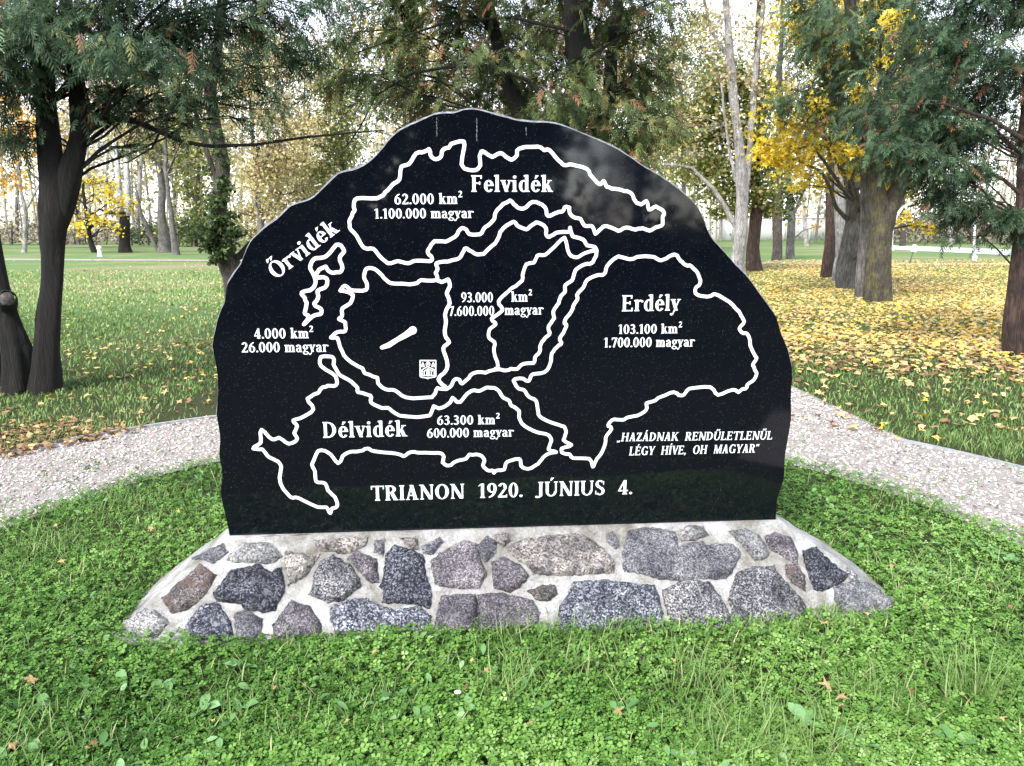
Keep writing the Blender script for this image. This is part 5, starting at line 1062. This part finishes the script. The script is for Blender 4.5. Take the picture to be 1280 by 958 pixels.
bush(760, 308, 150, 50, 'olive bush hidden behind the right half of the slab', LM_OLIVE, 600, .26)
bush(862, 306, 40, 36, 'small olive bush at the right shoulder of the slab', LM_OLIVE, 600, .24)
bush(1160, 303, 90, 50, 'brown hedge bush beyond the far road near the grove', LM_BROWN, 900, .34)
bush(1230, 305, 100, 58, 'purplish brown hedge bush beyond the far road', LM_BROWN, 900, .34)
bush(1330, 307, 110, 60, 'brown hedge bush outside the right edge', LM_BROWN, 800, .34)
for i, (x, lb) in enumerate([(4.6, 'low hedge bush added behind the camera for the slab reflection, leftmost of three'), (6.4, 'low hedge bush added behind the camera for the slab reflection, middle of three'), (8.2, 'low hedge bush added behind the camera for the slab reflection, rightmost of three')]):  # low hedge added to cover the hard horizon mirrored in the slab
    cl_ = [(Vector((x + random.uniform(-.9, .9), -14 + random.uniform(-.5, .5), random.uniform(.4, 1.55))), .5, 1.) for k in range(14)]
    tree('reflection_hedge', lb, [[(Vector((x + q * .5, -14, 0)), .05), (Vector((x + q * .7, -14, 1.2)), .02)] for q in (-1, 0, 1)], cl_, BK_DARK, LM_DKGREEN, 110, .22, group='low hedge added behind the camera for the slab reflection', cat='bush', twigs=3, sides=6, spread=.8)
# --- trees behind the camera, mirrored in the polished slab
for i, (x, y, r, lb) in enumerate([(-6.5,-7,2.6,'dark evergreen behind the camera on the left'),(-2.6,-9,2.4,'dark evergreen behind the camera left of centre'),(-1.6,-13,3.,'dark evergreen in the second row behind the camera'),(-5.4,-14,3.,'dark evergreen in the second row behind the camera on the left'),(1.2,-8,2.2,'dark evergreen straight behind the camera'),(2.4,-12,2.3,'evergreen behind the camera right of centre'),(8.4,-10,2.9,'evergreen behind the camera on the right'),(-11,-12,3.4,'tall evergreen far behind the camera on the left'),(3,-24,3.2,'evergreen further back behind the camera'),(0,-20,3.6,'distant evergreen behind the camera'),(-8,-22,3.6,'distant evergreen behind the camera on the left'),(6.4,-15,2.5,'evergreen right of centre behind the camera whose loose crown lets the sky through'),(17,-17,4,'distant evergreen behind the camera on the right')]):
    H = r * 2.6; cl_ = []
    for k in range(16):
        z = 1. + (H - 1.4) * random.random(); q = r * (1 - .45 * z / H) * random.uniform(.3, .9); a_ = random.uniform(0, 2 * PI); cl_.append((Vector((x + q * math.cos(a_), y + q * math.sin(a_), z)), r * .34, 1.))
    tree('evergreen_tree', lb, [[(Vector((x, y, 0)), .2), (Vector((x, y, H * .5)), .14), (Vector((x + .2, y, H * .95)), .04)]], cl_, BK_DARK, LM_DKGREEN, 120 if x != 6.4 else 75, .42 if x != 6.4 else .26, group='evergreens behind the camera', twigs=3, sides=6, spread=.8)
# ------------------------------------------------------------------ far-off wood (one mass)
LM_WOOD = leafmat('wood_leaf', [(0, (.18, .15, .13)), (.25, (.32, .29, .25)), (.5, (.50, .46, .36)), (.7, (.60, .54, .32)), (.85, (.62, .48, .22)), (1, (.66, .60, .54))], .4)
n = 112000
px = rng.uniform(-700, 1980, n); dist = rng.uniform(88, 125, n); hh = rng.random(n) ** 1.15 * 24.
dn = .35 + .65 * fbm(px, hh * 20, .012, 33); dn = np.where(px < 75, dn * np.clip(1.15 - hh / 13, .06, 1), dn); dn = np.where((px > 1120) & (px < 1300), dn * np.clip(1.2 - hh / 16, .1, 1), dn)
dn = np.where((px > 850) & (px < 1060) & (hh < 3.5), .12, dn)
keep = rng.random(n) < dn; px, dist, hh = px[keep], dist[keep], hh[keep]; n = len(px)
x = (px - 640) / 960 * dist; tt = np.clip(.25 + .5 * fbm(px, hh * 18, .02, 34) + rng.normal(0, .17, n), 0, 1)
wood = scatter(LQ, LF, np.c_[x, dist, hh], rotm(rng.uniform(0, 6.3, n), rng.normal(0, .9, n), rng.normal(0, .9, n)), rng.uniform(.40, .80, n), tt)
m = 260; px = rng.uniform(-700, 1980, m); dist = rng.uniform(86, 120, m); x = (px - 640) / 960 * dist
SQ = np.array([(-.5, 0, 0), (.5, 0, 0), (.25, 0, 1), (-.25, 0, 1), (0, .6, 0), (0, .4, 1)]); SFc = [np.array([[0, 1, 2, 3], [1, 4, 5, 2], [4, 0, 3, 5]])]
hs_ = rng.uniform(8, 20, m)
st = scatter(SQ, SFc, np.c_[x, dist, np.zeros(m)], rotm(rng.normal(0, .3, m), rng.normal(0, .05, m), rng.normal(0, .07, m)), np.c_[rng.uniform(.15, .38, m), np.full(m, .3), hs_], rng.uniform(0.1, .6, m))
V, F, t_ = join([wood, st]); tag(npmesh('distant_wood', V, F, LM_WOOD, tint=t_), 'pale autumn wood closing the view beyond the lawn', 'wood', kind='stuff')
# ------------------------------------------------------------------ far road, footpath, small objects
def quad_px(name, P, z, mat):
    me = bpy.data.meshes.new(name); q = [G(*p) for p in P]; me.from_pydata([(a_.x, a_.y, z) for a_ in q], [], [[0, 1, 2, 3]]); o = link(name, me, mat); o['kind'] = 'structure'; return o
quad_px('road', [(1085, 311), (1500, 331), (1500, 321), (1085, 306)], .02, M('pale_asphalt', lambda t, p: t.links.new(ramp(t, [(.3, (.35, .36, .38)), (.7, (.48, .49, .51))], noi(t, .5, 5, .7)), p.inputs['Base Color'])))
quad_px('footpath', [(-250, 324.5), (1400, 332.5), (1400, 330.3), (-250, 322.5)], .012, M('footpath_dirt', lambda t, p: t.links.new(ramp(t, [(.3, (.20, .175, .15)), (.7, (.34, .30, .26))], noi(t, .8, 5, .7)), p.inputs['Base Color'])))
MWH = M('white_plaster', plain((.72, .73, .74), .8)); MPOLE = M('galvanised_grey', plain((.42, .44, .46), .5)); MWP = M('white_paint', plain((.78, .78, .78), .5))
# pale wall added to stand in for the bright strip between the trunks
q0, q1 = G(845, 301), G(1105, 300); e = (q1 - q0); ln = e.length; e.normalize()
wall = empty('bright_strip_wall', q0, math.atan2(e.y, e.x)); tag(wall, 'long low whitish wall added for the bright strip between the trunks', 'wall')
def boxv(x0, y0, z0, x1, y1, z1):
    V = np.array([(x, y, z) for z in (z0, z1) for x, y in ((x0, y0), (x1, y0), (x1, y1), (x0, y1))]); F = np.array([[0, 3, 2, 1], [4, 5, 6, 7], [0, 1, 5, 4], [1, 2, 6, 5], [2, 3, 7, 6], [3, 0, 4, 7]]); return V, [F], None
V, F, _ = boxv(0, 0, -.1, ln, .25, 3.0); npmesh('wall_panel', V, F, MWH, wall)
V, F, _ = boxv(-.1, -.08, 3.0, ln + .1, .33, 3.12); npmesh('coping', V, F, MWH, wall)
for i in range(9): V, F, _ = boxv(i * ln / 8 - .2, -.12, -.1, i * ln / 8 + .2, 0, 2.95); npmesh('pillar', V, F, MWH, wall)
# lamp pole
def pole_thing(name, label, cat, P, Y, mat, extra=None):
    st = stem_px(P, Y); b = st[0][0]; root = empty(name, (b.x, b.y, 0)); tag(root, label, cat)
    V, F, _ = tube([q for q, r in st], [r for q, r in st], 10); npmesh('pole', V - np.array([b.x, b.y, 0]), F, mat, root, smooth=True); return root, b
Yp = gy(1218, 326)
rt, b = pole_thing('lamp_post', 'thin straight grey post standing on the right lawn', 'post', [(1218,326,3.4),(1218,280,3.2),(1218,230,2.8),(1218,150,2.4)], Yp, MPOLE)
V, F, _ = tube([Vector((0, 0, 0)), Vector((0, 0, .25)), Vector((0, 0, .27))], [.12, .11, .05], 12); npmesh('base_collar', V, F, MPOLE, rt)
tp_ = at(1218, 150, Yp).z; V, F, _ = boxv(-.08, -.12, tp_ - .03, .75, .12, tp_ + .09); npmesh('lamp_head', V, F, MPOLE, rt)
Yq = gy(1114, 313)
rt, b = pole_thing('lamp_post', 'curved white post bending over just right of the mossy trunk', 'post', [(1114,313,4.),(1114,296,4.),(1116,282,3.8),(1121,269,3.4),(1129,259,3.),(1140,254,2.6)], Yq, MWP)
V, F, _ = tube([Vector((0, 0, 0)), Vector((0, 0, .3)), Vector((0, 0, .33))], [.2, .19, .1], 12); npmesh('base_collar', V, F, MWP, rt)
# small white marker with a round head
mk = G(125, 321); rt = empty('marker_stone', mk); tag(rt, 'small white marker post with a rounded head on the left lawn', 'marker')
V, F, _ = tube([Vector((0, 0, -.02)), Vector((0, 0, .10)), Vector((0, 0, .34)), Vector((0, 0, .40))], [.16, .12, .10, .08], 12, cap=True); npmesh('post', V, F, MWP, rt, smooth=True)
V, F, _ = tube([Vector((0, 0, .401)), Vector((0, 0, .44)), Vector((0, 0, .52)), Vector((0, 0, .59)), Vector((0, 0, .62))], [.06, .12, .14, .10, .03], 12, cap=True); npmesh('head', V, F, MWP, rt, smooth=True)
# young sapling with white guard
q = G(1137, 330)
tree('sapling', 'thin young sapling on the right lawn with a white tie', [[(q, .035), (q + Vector((.15, 0, .8)), .028), (q + Vector((.3, 0, 2.)), .012)]], [(q + Vector((.35, 0, 2.1)), .5, .4), (q + Vector((-.1, 0, 1.5)), .35, .3)], BK_GREY, LM_OLIVE, 60, .12, cat='sapling', twigs=3, sides=6)
sp = [o for o in bpy.data.objects if o.name == 'sapling'][0]
V, F, _ = tube([Vector((.12, 0, .55)), Vector((.16, 0, .85))], [.12, .10], 8); npmesh('tie', V, F, MWP, sp)
# small daisy in the clover
q = G(571, 868, .05); fl = empty('daisy', (q.x, q.y, 0)); tag(fl, 'single tiny white daisy in the clover in front of the base', 'flower')
V, F, _ = tube([Vector((0, 0, 0)), Vector((.003, 0, .055))], [.001, .001], 5); npmesh('stem', V, F, M('flower_stem', plain((.08, .16, .04))), fl)
V = []; Fp = []
for k in range(12):
    a_ = k * PI / 6; c, s_ = math.cos(a_), math.sin(a_); o_ = len(V)
    V += [(.003, 0, .056), (.003 + c * .009 - s_ * .0025, s_ * .009 + c * .0025, .059), (.003 + c * .014, s_ * .014, .058), (.003 + c * .009 + s_ * .0025, s_ * .009 - c * .0025, .059)]; Fp.append([o_, o_ + 1, o_ + 2, o_ + 3])
npmesh('petals', V, [np.array(Fp)], MWP, fl)
V, F, _ = tube([Vector((.003, 0, .056)), Vector((.003, 0, .061))], [.0035, .003], 8); npmesh('flower_centre', V, F, M('flower_yellow', plain((.7, .45, .03))), fl)
